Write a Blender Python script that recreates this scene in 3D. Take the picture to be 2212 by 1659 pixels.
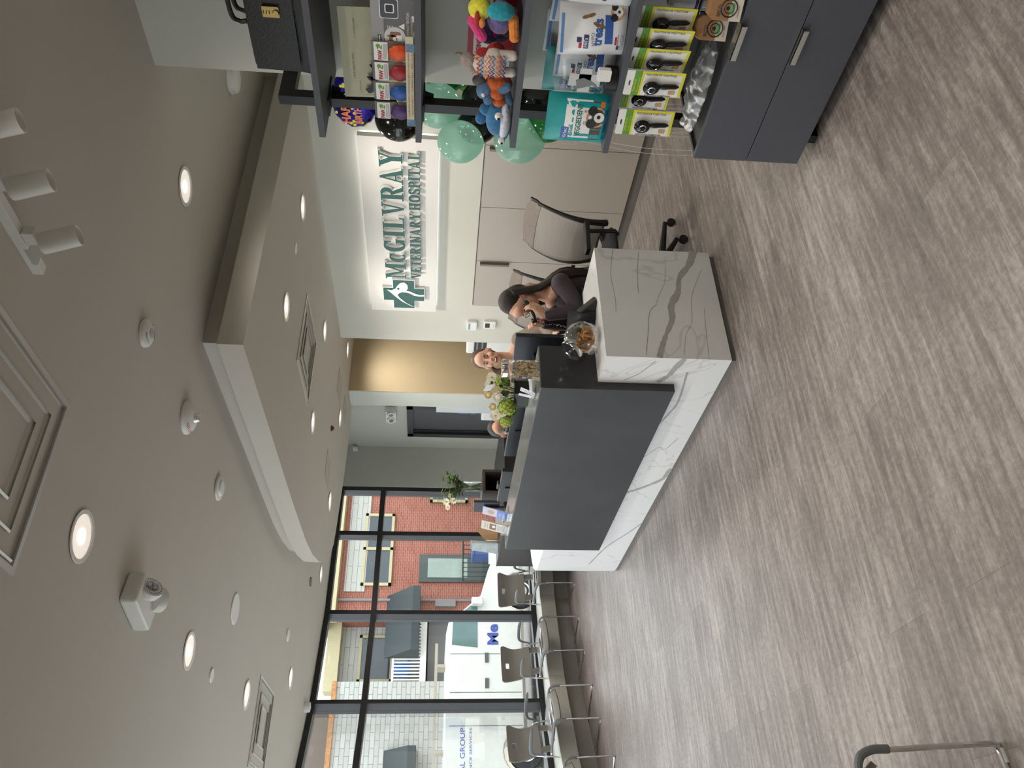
import bpy, math, random
from mathutils import Vector, Matrix, noise
S = bpy.context.scene
for o in list(bpy.data.objects): bpy.data.objects.remove(o)
COL = S.collection
PI = math.pi
# ---------------------------------------------------------------- camera
F_PX = 1703.53; EYE = 1.65
pit, rol, yaw = 0.0896531, -0.0292975, 0.5915462
fw = Vector((math.sin(yaw)*math.cos(pit), math.cos(yaw)*math.cos(pit), -math.sin(pit)))
rt = Vector((math.cos(yaw), -math.sin(yaw), 0)); dn = fw.cross(rt)
r2 = math.cos(rol)*rt + math.sin(rol)*dn; d2 = -math.sin(rol)*rt + math.cos(rol)*dn
cd = bpy.data.cameras.new('camera'); cam = bpy.data.objects.new('camera', cd); COL.objects.link(cam)
m = Matrix((( d2.x, r2.x, -fw.x, 0), (d2.y, r2.y, -fw.y, 0), (d2.z, r2.z, -fw.z, EYE), (0, 0, 0, 1)))
cam.matrix_world = m                      # the phone was held sideways: the room's up is the photo's left
cd.sensor_fit = 'HORIZONTAL'; cd.sensor_width = 36; cd.lens = 36*F_PX/2212; cd.clip_start = .05; cd.clip_end = 300
S.camera = cam
# ---------------------------------------------------------------- view, sky, lights
S.view_settings.view_transform = 'Standard'; S.view_settings.look = 'None'
S.view_settings.exposure = 0.3; S.view_settings.gamma = 1; S.view_settings.use_curve_mapping = False
W = bpy.data.worlds.new('overcast_sky'); S.world = W; W.use_nodes = True
bgn = W.node_tree.nodes['Background']; bgn.inputs[0].default_value = (.88, .94, 1, 1); bgn.inputs[1].default_value = 3.2
sd = bpy.data.lights.new('sun_behind_cloud', 'SUN'); sd.energy = .6; sd.angle = 1.2; sd.color = (1, .98, .95)
sun = bpy.data.objects.new('sun_behind_cloud', sd); COL.objects.link(sun); sun.rotation_euler = (math.radians(38), 0, math.radians(195))
LAMP_W = 40.0                            # one recessed downlight
# ---------------------------------------------------------------- helpers
def ray(x, y):
    return r2*((829.5-y)/F_PX) + d2*((x-1106)/F_PX) + fw
def atz(x, y, z): d = ray(x, y); return Vector((0, 0, EYE)) + d*((z-EYE)/d.z)
def atx(x, y, X): d = ray(x, y); return Vector((0, 0, EYE)) + d*(X/d.x)
def aty(x, y, Y): d = ray(x, y); return Vector((0, 0, EYE)) + d*(Y/d.y)

MATS = {}
def mat(name, col, rough=.6, metal=0, var=.04, scale=8, alpha=1, emit=None, estr=0, bump=0, spec=.5, trans=0, sheen=0, coat=0, stretch=None):
    if name in MATS: return MATS[name]
    m = bpy.data.materials.new(name); m.use_nodes = True; MATS[name] = m
    nt = m.node_tree; b = nt.nodes['Principled BSDF']
    b.inputs['Roughness'].default_value = rough; b.inputs['Metallic'].default_value = metal
    b.inputs['Specular IOR Level'].default_value = spec
    b.inputs['Alpha'].default_value = alpha
    if trans: b.inputs['Transmission Weight'].default_value = trans
    if sheen: b.inputs['Sheen Weight'].default_value = sheen
    if coat: b.inputs['Coat Weight'].default_value = coat; b.inputs['Coat Roughness'].default_value = .08
    if emit: b.inputs['Emission Color'].default_value = (*emit, 1); b.inputs['Emission Strength'].default_value = estr
    tc = nt.nodes.new('ShaderNodeTexCoord'); nz = nt.nodes.new('ShaderNodeTexNoise'); nz.inputs['Scale'].default_value = scale
    src = tc.outputs['Object']
    if stretch:
        mp = nt.nodes.new('ShaderNodeMapping'); mp.inputs['Scale'].default_value = stretch; nt.links.new(src, mp.inputs[0]); src = mp.outputs[0]
    nt.links.new(src, nz.inputs['Vector']); nz.inputs['Detail'].default_value = 5
    rp = nt.nodes.new('ShaderNodeValToRGB'); c = col
    rp.color_ramp.elements[0].position = .3; rp.color_ramp.elements[1].position = .7
    rp.color_ramp.elements[0].color = tuple(max(0, v*(1-var)) for v in c)+(1,); rp.color_ramp.elements[1].color = tuple(min(1, v*(1+var)) for v in c)+(1,)
    nt.links.new(nz.outputs[0], rp.inputs[0]); nt.links.new(rp.outputs[0], b.inputs['Base Color'])
    if bump:
        bp = nt.nodes.new('ShaderNodeBump'); bp.inputs['Strength'].default_value = bump; bp.inputs['Distance'].default_value = .01
        nt.links.new(nz.outputs[0], bp.inputs['Height']); nt.links.new(bp.outputs[0], b.inputs['Normal'])
    return m
def srgb(r, g, b):
    f = lambda v: ((v/255+.055)/1.055)**2.4 if v > 10 else v/255/12.92
    return (f(r), f(g), f(b))
def glassmat(name, tint=(1, 1, 1), refl=.12, rough=0.0, body=0.0):
    if name in MATS: return MATS[name]
    m = bpy.data.materials.new(name); m.use_nodes = True; MATS[name] = m; nt = m.node_tree; nt.nodes.clear()
    o = nt.nodes.new('ShaderNodeOutputMaterial'); t = nt.nodes.new('ShaderNodeBsdfTransparent'); g = nt.nodes.new('ShaderNodeBsdfGlossy')
    mx = nt.nodes.new('ShaderNodeMixShader'); lw = nt.nodes.new('ShaderNodeFresnel'); lw.inputs[0].default_value = 1.45
    ml = nt.nodes.new('ShaderNodeMath'); ml.operation = 'MULTIPLY_ADD'; ml.inputs[1].default_value = .36; ml.inputs[2].default_value = refl*.04
    t.inputs[0].default_value = (*tint, 1); g.inputs[0].default_value = (1, 1, 1, 1); g.inputs[1].default_value = rough
    nt.links.new(lw.outputs[0], ml.inputs[0]); nt.links.new(ml.outputs[0], mx.inputs[0])
    first = t
    if body:
        df = nt.nodes.new('ShaderNodeBsdfTranslucent'); df.inputs[0].default_value = (*tint, 1)
        d3 = nt.nodes.new('ShaderNodeBsdfDiffuse'); d3.inputs[0].default_value = (*tint, 1)
        ad = nt.nodes.new('ShaderNodeMixShader'); nt.links.new(df.outputs[0], ad.inputs[1]); nt.links.new(d3.outputs[0], ad.inputs[2])
        m2 = nt.nodes.new('ShaderNodeMixShader'); m2.inputs[0].default_value = body
        nt.links.new(t.outputs[0], m2.inputs[1]); nt.links.new(ad.outputs[0], m2.inputs[2]); first = m2
    nt.links.new(first.outputs[0], mx.inputs[1]); nt.links.new(g.outputs[0], mx.inputs[2]); nt.links.new(mx.outputs[0], o.inputs[0])
    return m

_TXT = {}
def text_geo(s, bold=0.0):
    k = (s, bold)
    if k in _TXT: return _TXT[k]
    cu = bpy.data.curves.new('t', 'FONT'); cu.body = s; cu.size = 1; cu.offset = bold; cu.extrude = 0; cu.resolution_u = 3
    o = bpy.data.objects.new('t', cu); COL.objects.link(o)
    me = bpy.data.meshes.new_from_object(o)
    V = [v.co.copy() for v in me.vertices]; Fs = [tuple(p.vertices) for p in me.polygons]
    bpy.data.objects.remove(o); bpy.data.curves.remove(cu); bpy.data.meshes.remove(me)
    if V:
        x0 = min(v.x for v in V); x1 = max(v.x for v in V); y0 = min(v.y for v in V); y1 = max(v.y for v in V)
        V = [Vector((v.x-x0, v.y-y0, 0)) for v in V]; _TXT[k] = (V, Fs, x1-x0, y1-y0)
    else: _TXT[k] = ([], [], 1, 1)
    return _TXT[k]

class MB:
    def __init__(s): s.v = []; s.f = []; s.m = []; s.T = None; s.mi = 0
    def add(s, vs, fs):
        k = len(s.v); T = s.T
        for p in vs:
            p = Vector(p); s.v.append(T @ p if T else p)
        for f in fs: s.f.append(tuple(i+k for i in f)); s.m.append(s.mi)
        return s
    def box(s, a, b):
        x0, y0, z0 = a; x1, y1, z1 = b
        return s.add([(x0, y0, z0), (x1, y0, z0), (x1, y1, z0), (x0, y1, z0), (x0, y0, z1), (x1, y0, z1), (x1, y1, z1), (x0, y1, z1)],
                     [(0, 3, 2, 1), (4, 5, 6, 7), (0, 1, 5, 4), (1, 2, 6, 5), (2, 3, 7, 6), (3, 0, 4, 7)])
    def cb(s, c, d): return s.box((c[0]-d[0]/2, c[1]-d[1]/2, c[2]-d[2]/2), (c[0]+d[0]/2, c[1]+d[1]/2, c[2]+d[2]/2))
    def prism(s, poly, t, O=(0, 0, 0), U=(1, 0, 0), V=(0, 1, 0)):
        """polygon (u,v) on the plane O,U,V pushed t along U x V"""
        O = Vector(O); U = Vector(U); V = Vector(V); N = U.cross(V).normalized()
        a = [O+U*p[0]+V*p[1] for p in poly]; b = [p+N*t for p in a]; n = len(a)
        ar = sum(poly[i][0]*poly[(i+1) % n][1]-poly[(i+1) % n][0]*poly[i][1] for i in range(n))
        if (ar < 0) != (t < 0): a.reverse(); b.reverse()
        return s.add(a+b, [tuple(range(n-1, -1, -1)), tuple(range(n, 2*n))]+[(i, (i+1) % n, n+(i+1) % n, n+i) for i in range(n)])
    def tube(s, pts, r, n=8, closed=False, caps=True, flat=1.0):
        P = [Vector(p) for p in pts]; R = r if isinstance(r, (list, tuple)) else [r]*len(P); N = len(P); vs = []; fs = []
        up = None
        for i, p in enumerate(P):
            if closed: t = P[(i+1) % N]-P[i-1]
            else: t = P[min(i+1, N-1)]-P[max(i-1, 0)]
            t.normalize()
            if up is None:
                up = Vector((0, 0, 1)) if abs(t.z) < .9 else Vector((1, 0, 0))
            a = up.cross(t)
            if a.length < 1e-5: a = Vector((1, 0, 0)).cross(t)
            a.normalize(); b = t.cross(a); up = b
            for k in range(n):
                q = 2*PI*k/n; vs.append(p+a*(math.cos(q)*R[i])+b*(math.sin(q)*R[i]*flat))
        for i in range(N if closed else N-1):
            j = (i+1) % N
            for k in range(n): fs.append((i*n+k, i*n+(k+1) % n, j*n+(k+1) % n, j*n+k))
        if caps and not closed: fs.append(tuple(range(n-1, -1, -1))); fs.append(tuple(range((N-1)*n, N*n)))
        return s.add(vs, fs)
    def cyl(s, p0, p1, r0, r1=None, n=24): return s.tube([p0, p1], [r0, r0 if r1 is None else r1], n)
    def lathe(s, prof, c=(0, 0, 0), n=32, ax=None):
        """profile [(r,z)] turned about the axis ax through c"""
        c = Vector(c); A = Vector(ax or (0, 0, 1)).normalized(); U = A.orthogonal().normalized(); V = A.cross(U); vs = []; fs = []
        for r, z in prof:
            for k in range(n):
                q = 2*PI*k/n; vs.append(c+A*z+U*(r*math.cos(q))+V*(r*math.sin(q)))
        for i in range(len(prof)-1):
            for k in range(n): fs.append((i*n+k, i*n+(k+1) % n, (i+1)*n+(k+1) % n, (i+1)*n+k))
        if prof[0][0] > 1e-6: fs.append(tuple(range(n-1, -1, -1)))
        if prof[-1][0] > 1e-6: L = (len(prof)-1)*n; fs.append(tuple(range(L, L+n)))
        return s.add(vs, fs)
    def ell(s, c, r, n=16, m=10, R=None, fn=None):
        if not isinstance(r, (list, tuple)): r = (r, r, r)
        c = Vector(c); vs = []; fs = []
        for i in range(m+1):
            th = PI*i/m
            for k in range(n):
                q = 2*PI*k/n; p = Vector((math.sin(th)*math.cos(q), math.sin(th)*math.sin(q), math.cos(th)))
                if fn: p = fn(p)
                p = Vector((p.x*r[0], p.y*r[1], p.z*r[2]))
                if R: p = R @ p
                vs.append(c+p)
        for i in range(m):
            for k in range(n): fs.append((i*n+k, (i+1)*n+k, (i+1)*n+(k+1) % n, i*n+(k+1) % n))
        return s.add(vs, fs)
    def grid(s, fn, nu, nv, t=0):
        P = [[Vector(fn(i/nu, j/nv)) for j in range(nv+1)] for i in range(nu+1)]; vs = [p for r in P for p in r]; w = nv+1
        fs = [(i*w+j, (i+1)*w+j, (i+1)*w+j+1, i*w+j+1) for i in range(nu) for j in range(nv)]
        if not t: return s.add(vs, fs)
        nn = []
        for i in range(nu+1):
            for j in range(nv+1):
                a = P[min(i+1, nu)][j]-P[max(i-1, 0)][j]; b = P[i][min(j+1, nv)]-P[i][max(j-1, 0)]; q = a.cross(b); nn.append(q.normalized() if q.length else Vector((0, 0, 1)))
        k = len(vs); vs2 = vs+[v-n_*t for v, n_ in zip(vs, nn)]; fs2 = fs+[tuple(x+k for x in reversed(f)) for f in fs]
        edge = [(i*w, (i+1)*w) for i in range(nu)]+[(nu*w+j, nu*w+j+1) for j in range(nv)]+[((i+1)*w+nv, i*w+nv) for i in range(nu)]+[(j+1, j) for j in range(nv)]
        fs2 += [(b, a, a+k, b+k) for a, b in edge]
        return s.add(vs2, fs2)
    def text(s, t, O, U, V, h, w=None, bold=0.0, center=False, lift=.0006):
        """lettering of cap height h, lying on the plane O,U,V"""
        vs, fs, tw, th = text_geo(t, bold); U = Vector(U).normalized(); V = Vector(V).normalized(); N = U.cross(V); O = Vector(O)+N*lift
        k = h/.69; sx = (w/tw) if w else k
        if center: O = O-U*(tw*sx/2)
        return s.add([O+U*(p.x*sx)+V*(p.y*k) for p in vs], fs)
def setp(o, label=None, cat=None, group=None, kind=None):
    if label: o['label'] = label
    if cat: o['category'] = cat
    if group: o['group'] = group
    if kind: o['kind'] = kind
    return o
def obj(name, mb, mats, parent=None, smooth=False, bev=0, ang=35, loc=None, sub=0, seg=2, **kw):
    me = bpy.data.meshes.new(name); me.from_pydata([tuple(v) for v in mb.v], [], mb.f); me.validate(verbose=False)
    if not isinstance(mats, (list, tuple)): mats = [mats]
    for m in mats: me.materials.append(m)
    if len(mats) > 1 and len(me.polygons) == len(mb.m): me.polygons.foreach_set('material_index', mb.m)
    if smooth:
        me.shade_smooth()
        if ang < 180: me.set_sharp_from_angle(angle=math.radians(ang))
    me.update()
    o = bpy.data.objects.new(name, me); COL.objects.link(o)
    if parent: o.parent = parent
    if loc: o.location = loc
    if sub: md = o.modifiers.new('sub', 'SUBSURF'); md.levels = sub; md.render_levels = sub
    if bev:
        md = o.modifiers.new('bevel', 'BEVEL'); md.width = bev; md.segments = seg; md.limit_method = 'ANGLE'; md.angle_limit = math.radians(40)
    return setp(o, **kw)
def thing(name, label, cat, loc=(0, 0, 0), rz=0, group=None):
    o = bpy.data.objects.new(name, None); o.empty_display_size = .1; COL.objects.link(o); o.location = loc; o.rotation_euler = (0, 0, rz)
    return setp(o, label, cat, group)
def struct(name, mb, m, parent=None, **kw):
    o = obj(name, mb, m, parent, **kw)
    if not parent: o['kind'] = 'structure'
    return o
def copy_tree(o, parent=None):
    c = o.copy(); COL.objects.link(c)
    if parent: c.parent = parent
    for ch in list(o.children): copy_tree(ch, c)
    return c
def dup(root, loc, rz=0, label=None, group=None, scale=None):
    c = copy_tree(root); c.location = loc; c.rotation_euler = (0, 0, rz)
    if label: c['label'] = label
    if group: c['group'] = group
    if scale: c.scale = scale
    return c
def arc(cx, cy, r, a0, a1, n): return [(cx+r*math.cos(a0+(a1-a0)*i/n), cy+r*math.sin(a0+(a1-a0)*i/n)) for i in range(n+1)]
def rrect(x0, y0, x1, y1, r, n=4):
    return arc(x1-r, y0+r, r, -PI/2, 0, n)+arc(x1-r, y1-r, r, 0, PI/2, n)+arc(x0+r, y1-r, r, PI/2, PI, n)+arc(x0+r, y0+r, r, PI, 1.5*PI, n)
def bez(p, n=24):
    """smooth path through points (Catmull-Rom)"""
    P = [Vector(q) for q in p]; P = [P[0]*2-P[1]]+P+[P[-1]*2-P[-2]]; out = []
    seg = max(2, n//(len(P)-3))
    for i in range(1, len(P)-2):
        for k in range(seg):
            t = k/seg; a, b, c, d = P[i-1:i+3]
            out.append(.5*((2*b)+(c-a)*t+(2*a-5*b+4*c-d)*t*t+(3*b-a-3*c+d)*t**3))
    out.append(P[-2]); return out
# ---------------------------------------------------------------- materials
WALL = mat('painted_wall', srgb(205, 203, 192), .75, scale=3, var=.02)
WALLC = mat('cool_painted_wall', srgb(196, 198, 190), .75, scale=3, var=.02)
PIER = mat('pale_painted_wall', srgb(206, 206, 198), .75, scale=3, var=.02)
BEIGE = mat('beige_painted_wall', srgb(202, 184, 150), .75, scale=3, var=.02)
CEIL = mat('matte_ceiling_paint', srgb(196, 190, 180), .85, scale=2, var=.015)
WHITE = mat('white_plastic', srgb(228, 228, 224), .4)
BLACK = mat('black_plastic', srgb(22, 22, 24), .35)
BLKM = mat('black_powder_coated_metal', srgb(24, 24, 25), .4, spec=.4)
FRAME = mat('dark_anodised_aluminium', srgb(46, 46, 48), .45, metal=.25)
CHROME = mat('chrome', (.75, .75, .76), .12, metal=1, var=.02)
STEEL = mat('brushed_nickel', (.52, .50, .46), .32, metal=1, stretch=(1, 1, 30))
GLASS = glassmat('clear_glass', (.97, .985, .98))
ACRYL = glassmat('clear_acrylic', (.93, .95, .95), .5)
CHAR = mat('charcoal_laminate', srgb(74, 76, 84), .5, scale=40, var=.03)
CABG = mat('greige_laminate', srgb(176, 168, 158), .5, scale=60, var=.02)
BASEG = mat('grey_baseboard_vinyl', srgb(120, 117, 112), .6)
def floor_mat():
    m = bpy.data.materials.new('grey_wood_plank_vinyl'); m.use_nodes = True; nt = m.node_tree; N = nt.nodes; L = nt.links; b = N['Principled BSDF']
    tc = N.new('ShaderNodeTexCoord'); mp = N.new('ShaderNodeMapping'); mp.inputs['Scale'].default_value = (1, 1, 1); mp.inputs['Location'].default_value = (.42, .135, 0)
    L.new(tc.outputs['Object'], mp.inputs[0])
    bk = N.new('ShaderNodeTexBrick'); bk.inputs['Scale'].default_value = 1; bk.inputs['Brick Width'].default_value = 1.22; bk.inputs['Row Height'].default_value = .24
    bk.inputs['Mortar Size'].default_value = .0012; bk.inputs['Mortar Smooth'].default_value = .1; bk.offset = .37; bk.inputs['Bias'].default_value = 0
    bk.inputs['Color1'].default_value = (0, 0, 0, 1); bk.inputs['Color2'].default_value = (1, 1, 1, 1); bk.inputs['Mortar'].default_value = (.5, .5, .5, 1)
    L.new(mp.outputs[0], bk.inputs[0])
    def noise_(sc, st, det=6, rg=.6):
        q = N.new('ShaderNodeMapping'); q.inputs['Scale'].default_value = st; L.new(tc.outputs['Object'], q.inputs[0])
        n = N.new('ShaderNodeTexNoise'); n.inputs['Scale'].default_value = sc; n.inputs['Detail'].default_value = det; n.inputs['Roughness'].default_value = rg; L.new(q.outputs[0], n.inputs[0]); return n
    n1 = noise_(9, (.35, 3.2, 1), 7, .62); n2 = noise_(1.6, (.8, 1.2, 1), 4); n3 = noise_(38, (1, 1, 1), 6, .75); n4 = noise_(60, (.25, 2.5, 1), 3)
    def mul(a, k): q = N.new('ShaderNodeMath'); q.operation = 'MULTIPLY'; q.inputs[1].default_value = k; L.new(a, q.inputs[0]); return q.outputs[0]
    def add(a, c): q = N.new('ShaderNodeMath'); q.operation = 'ADD'; L.new(a, q.inputs[0]); L.new(c, q.inputs[1]); return q.outputs[0]
    t = add(add(mul(n1.outputs[0], .62), mul(n2.outputs[0], .34)), add(mul(n3.outputs[0], .42), mul(n4.outputs[0], .16)))
    sp = N.new('ShaderNodeSeparateColor'); L.new(bk.outputs['Color'], sp.inputs[0]); t = add(t, mul(sp.outputs[0], .07))
    rp = N.new('ShaderNodeValToRGB'); e = rp.color_ramp.elements; e[0].position = .56; e[1].position = 1.0
    e[0].color = (*srgb(84, 75, 70), 1); e[1].color = (*srgb(176, 168, 163), 1)
    x = e.new(.78); x.color = (*srgb(128, 119, 114), 1); L.new(t, rp.inputs[0])
    mx = N.new('ShaderNodeMix'); mx.data_type = 'RGBA'; mx.inputs[7].default_value = (*srgb(84, 78, 74), 1)
    fm = mul(bk.outputs['Fac'], .55); L.new(fm, mx.inputs[0]); L.new(rp.outputs[0], mx.inputs[6]); L.new(mx.outputs[2], b.inputs['Base Color'])
    b.inputs['Roughness'].default_value = .42; b.inputs['Specular IOR Level'].default_value = .45
    bp = N.new('ShaderNodeBump'); bp.inputs['Strength'].default_value = .12; bp.inputs['Distance'].default_value = .004; L.new(n1.outputs[0], bp.inputs['Height']); L.new(bp.outputs[0], b.inputs['Normal'])
    MATS['floor'] = m; return m
FLOORM = floor_mat()
def marble(name, base, vein_amt=.5):
    m = bpy.data.materials.new(name); m.use_nodes = True; nt = m.node_tree; N = nt.nodes; L = nt.links; b = N['Principled BSDF']; MATS[name] = m
    tc = N.new('ShaderNodeTexCoord'); mp = N.new('ShaderNodeMapping'); mp.inputs['Rotation'].default_value = (.5, .3, .9); mp.inputs['Scale'].default_value = (1, 1.6, 1); L.new(tc.outputs['Object'], mp.inputs[0])
    w = N.new('ShaderNodeTexNoise'); w.inputs['Scale'].default_value = 1.3; w.inputs['Detail'].default_value = 4; w.inputs['Distortion'].default_value = .6; L.new(mp.outputs[0], w.inputs[0])
    a = N.new('ShaderNodeMath'); a.operation = 'SUBTRACT'; a.inputs[1].default_value = .5; L.new(w.outputs[0], a.inputs[0])
    c = N.new('ShaderNodeMath'); c.operation = 'ABSOLUTE'; L.new(a.outputs[0], c.inputs[0])
    rp = N.new('ShaderNodeValToRGB'); e = rp.color_ramp.elements; e[0].position = 0; e[1].position = .008
    k = 1-vein_amt*.45; e[0].color = (base[0]*k, base[1]*k, base[2]*k, 1); e[1].color = (*base, 1); L.new(c.outputs[0], rp.inputs[0]); L.new(rp.outputs[0], b.inputs['Base Color'])
    b.inputs['Roughness'].default_value = .28; return m
MARB = marble('white_veined_quartz', srgb(226, 226, 226), .45)
VEIN = mat('grey_quartz_vein', srgb(168, 166, 164), .3, var=.1, scale=30)
def slate():
    m = mat('charcoal_slate_panel', srgb(50, 51, 54), .45, scale=2.2, var=.22); return m
SLATE = slate()
# ---------------------------------------------------------------- room shell
FAC = [(5.56, 9.99), (4.90, 9.99), (4.22, 9.93), (3.13, 9.83), (1.985, 9.40), (.95, 8.72), (.02, 7.84), (-.78, 6.8), (-1.4, 5.62), (-1.8, 4.35)]
def offs(pts, d):
    """offset an open polyline d to its inner side (towards the room)"""
    out = []
    for i, p in enumerate(pts):
        a = Vector(pts[max(i-1, 0)]); b = Vector(pts[min(i+1, len(pts)-1)]); t = (b-a).normalized(); n = Vector((-t.y, t.x))
        c = Vector(p)+n*d; out.append((c.x, c.y))
    return out
room = [(-1.95, -2.6), (7.6, -2.6), (7.6, 8.1), (5.7, 8.1), (5.7, 10.12)]+offs(FAC, -.17)[1:]+[(-1.95, 4.3)]
b = MB(); b.prism(room, -.12, (0, 0, 0)); fl = struct('floor', b, FLOORM)
b = MB(); b.prism(room, .15, (0, 0, 3.0)); struct('ceiling', b, CEIL)
sofB = [(2.60, 3.565), (5.3, 3.565), (5.3, 8.27), (4.92, 8.33), (4.66, 8.34), (4.37, 8.29), (4.1, 8.24), (3.8, 8.16), (3.53, 8.09), (3.27, 8.0), (3.035, 7.78), (2.87, 7.48), (2.745, 7.14), (2.65, 6.74), (2.6, 6.3), (2.585, 5.5)]
b = MB(); b.prism(sofB, .14, (0, 0, 2.73)); s0 = struct('ceiling_soffit', b, CEIL)
b = MB(); b.prism([(2.715, 3.715), (5.3, 3.715), (5.3, 8.15), (4.4, 8.15), (3.6, 7.98), (3.3, 7.86), (3.09, 7.66), (2.93, 7.38), (2.82, 7.05), (2.75, 6.65), (2.715, 6.2)], .14, (0, 0, 2.87)); struct('ceiling_soffit_step', b, CEIL)
# right side: pier with the shelves, sign wall, opening to the hallway
b = MB(); b.box((3.27, -2.6, 0), (5.4, 2.33, 3)); struct('wall_right', b, PIER)
b = MB(); b.box((5.14, 2.33, 0), (5.32, 6.86, 3)); struct('wall_sign', b, WALL)
b = MB(); b.box((5.14, 7.9, 0), (5.56, 8.2, 3)); b.box((5.56, 8.2, 0), (5.7, 10.12, 3)); b.box((4.93, 9.97, 0), (5.56, 10.12, 3)); struct('wall_far', b, WALLC)
b = MB(); b.box((5.143, 7.888, 0), (7.6, 7.9, 2.73)); b.box((5.56, 7.9, 0), (7.6, 8.1, 3)); struct('wall_hallway', b, BEIGE)
b = MB(); b.box((7.45, 5.4, 0), (7.6, 7.9, 3)); b.box((5.32, 5.4, 0), (7.45, 5.55, 3)); struct('wall_hallway_end', b, BEIGE)
b = MB(); b.box((5.3, 5.4, 2.73), (7.6, 7.9, 2.85)); struct('ceiling_hallway', b, CEIL)
b = MB(); b.box((-1.95, -2.6, 0), (-1.8, 4.35, 3)); struct('wall_left', b, WALL)
b = MB(); b.box((-1.8, -2.75, 0), (3.27, -2.6, 3)); struct('wall_back', b, WALL)
b = MB(); b.box((5.115, 2.34, 0), (5.14, 6.86, .085)); struct('baseboard_sign', b, BASEG)
b = MB(); b.box((5.13, 7.89, 0), (5.145, 8.2, .09)); b.box((5.545, 8.2, 0), (5.56, 9.96, .09)); struct('baseboard_far', b, BASEG)
# ledge over the heaters under the windows and the low wall below it
i1 = offs(FAC, .42); i2 = offs(FAC, .34); i0 = offs(FAC, -.02)
b = MB(); b.prism([p for p in i0[1:]]+[p for p in reversed(i1[1:])], .18, (0, 0, .185)); struct('trim_1', b, mat('pale_grey_ledge', srgb(186, 184, 174), .55), bev=.006)
b = MB(); b.prism([p for p in i0[1:]]+[p for p in reversed(i2[1:])], .185, (0, 0, 0)); struct('wall_window', b, mat('grey_tile_base', srgb(150, 146, 138), .5, scale=20))
# curved window front: window_1 .. window_8
for k in range(1, len(FAC)-1):
    p = Vector(FAC[k]); q = Vector(FAC[k+1]); t = (q-p).normalized(); n = Vector((t.y, -t.x))       # n points outside
    def P(s, d, z): c = p+t*s+n*d; return (c.x, c.y, z)
    Lb = (q-p).length
    def bar(mb, s0_, s1_, d0, d1, z0, z1):
        mb.add([P(s0_, d0, z0), P(s1_, d0, z0), P(s1_, d1, z0), P(s0_, d1, z0), P(s0_, d0, z1), P(s1_, d0, z1), P(s1_, d1, z1), P(s0_, d1, z1)],
               [(0, 3, 2, 1), (4, 5, 6, 7), (0, 1, 5, 4), (1, 2, 6, 5), (2, 3, 7, 6), (3, 0, 4, 7)][:: 1])
    w = MB(); bar(w, .03, Lb-.03, 0, .13, .365, .43); bar(w, .03, Lb-.03, 0, .13, 2.37, 2.435); bar(w, .03, Lb-.03, 0, .13, 2.94, 2.995)
    wo = struct('window_%d' % k, w, FRAME)
    for z0, z1 in ((.43, 2.37), (2.435, 2.94)):
        g = MB(); bar(g, .03, Lb-.03, .10, .106, z0, z1); obj('pane', g, GLASS, wo)
    mu = MB(); bar(mu, -.03, .03, -.002, .15, .365, 2.998); obj('mullion', mu, FRAME, wo)
# ---------------------------------------------------------------- cabinets under the sign
t = thing('wall_cabinet', 'long greige built-in cabinet with flush doors under the hospital sign', 'cabinet', (5.14, 4.3, 0))
b = MB(); b.box((-.035, -1.9, .09), (-.012, 1.887, 1.358)); b.box((-.012, -1.9, .09), (.0, 1.887, 1.35)); obj('body', b, mat('dark_reveal', srgb(70, 62, 54), .7), t)
ys = [6.181, 5.515, 4.835, 4.165, 3.49, 2.82, 2.42]
for i in range(6):
    b = MB(); b.box((-.05, ys[i+1]-4.3+.003, .094), (-.035, ys[i]-4.3-.003, 1.350)); d = obj('door', b, CABG, t)
    if i in (0, 2):
        yc = ys[i+1]-4.3+(.012 if i == 0 else .012)
        h = MB(); h.box((-.085, yc, 1.045), (-.05, yc+.022, 1.318)); obj('handle', h, mat('bronze_grey_metal', srgb(120, 112, 100), .4, metal=.6), d)
# ---------------------------------------------------------------- reception desk
X0, Y0 = 2.535, 3.47
t = thing('reception_desk', 'white marble reception desk with a charcoal slate front panel', 'desk', (X0, Y0, 0))
def rib(b, pts, w, X=None, Y=None):
    """vein ribbon on the plane X=.. or Y=.. ; pts are (s,z)"""
    P = bez([(p[0], p[1], 0) for p in pts], 40); W2 = w if isinstance(w, list) else [w]*len(pts); n = len(P); vs = []; fs = []
    random.seed(len(pts)*7+int(pts[0][0]*100))
    for i, p in enumerate(P):
        a = P[min(i+1, n-1)]-P[max(i-1, 0)]; a.normalize(); q = i/(n-1)*(len(W2)-1); j = min(int(q), len(W2)-2) if len(W2) > 1 else 0
        ww = (W2[j]+(W2[min(j+1, len(W2)-1)]-W2[j])*(q-j))*(1+random.uniform(-.25, .25))/2
        for sg in (-1, 1):
            u = p.x-a.y*ww*sg; z = p.y+a.x*ww*sg
            vs.append((X-X0, u-Y0, z) if X is not None else (u-X0, Y-Y0, z))
    fs = [(2*i, 2*i+1, 2*i+3, 2*i+2) for i in range(n-1)]
    b.add(vs, fs)
ctr = [(0, 0), (.815, 0), (.815, .62), (.62, .62), (.62, 3.0), (.815, 3.3), (.815, 3.72), (.52, 3.72)]
curve = [(.52-.52*math.sin(a), 3.2+.52*math.cos(a)) for a in [PI/2*i/10 for i in range(11)]]
ctr = ctr[:-1]+curve
b = MB(); b.prism(ctr, .745-.03, (0, 0, .03))
b.mi = 1
rib(b, [(3.357, .125), (3.25, .165), (3.135, .243), (3.02, .27), (2.916, .325), (2.811, .335), (2.70, .385), (2.60, .425), (2.536, .445)], [.05, .04, .03, .035, .042, .03, .024, .03, .034], Y=3.4694)
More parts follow.
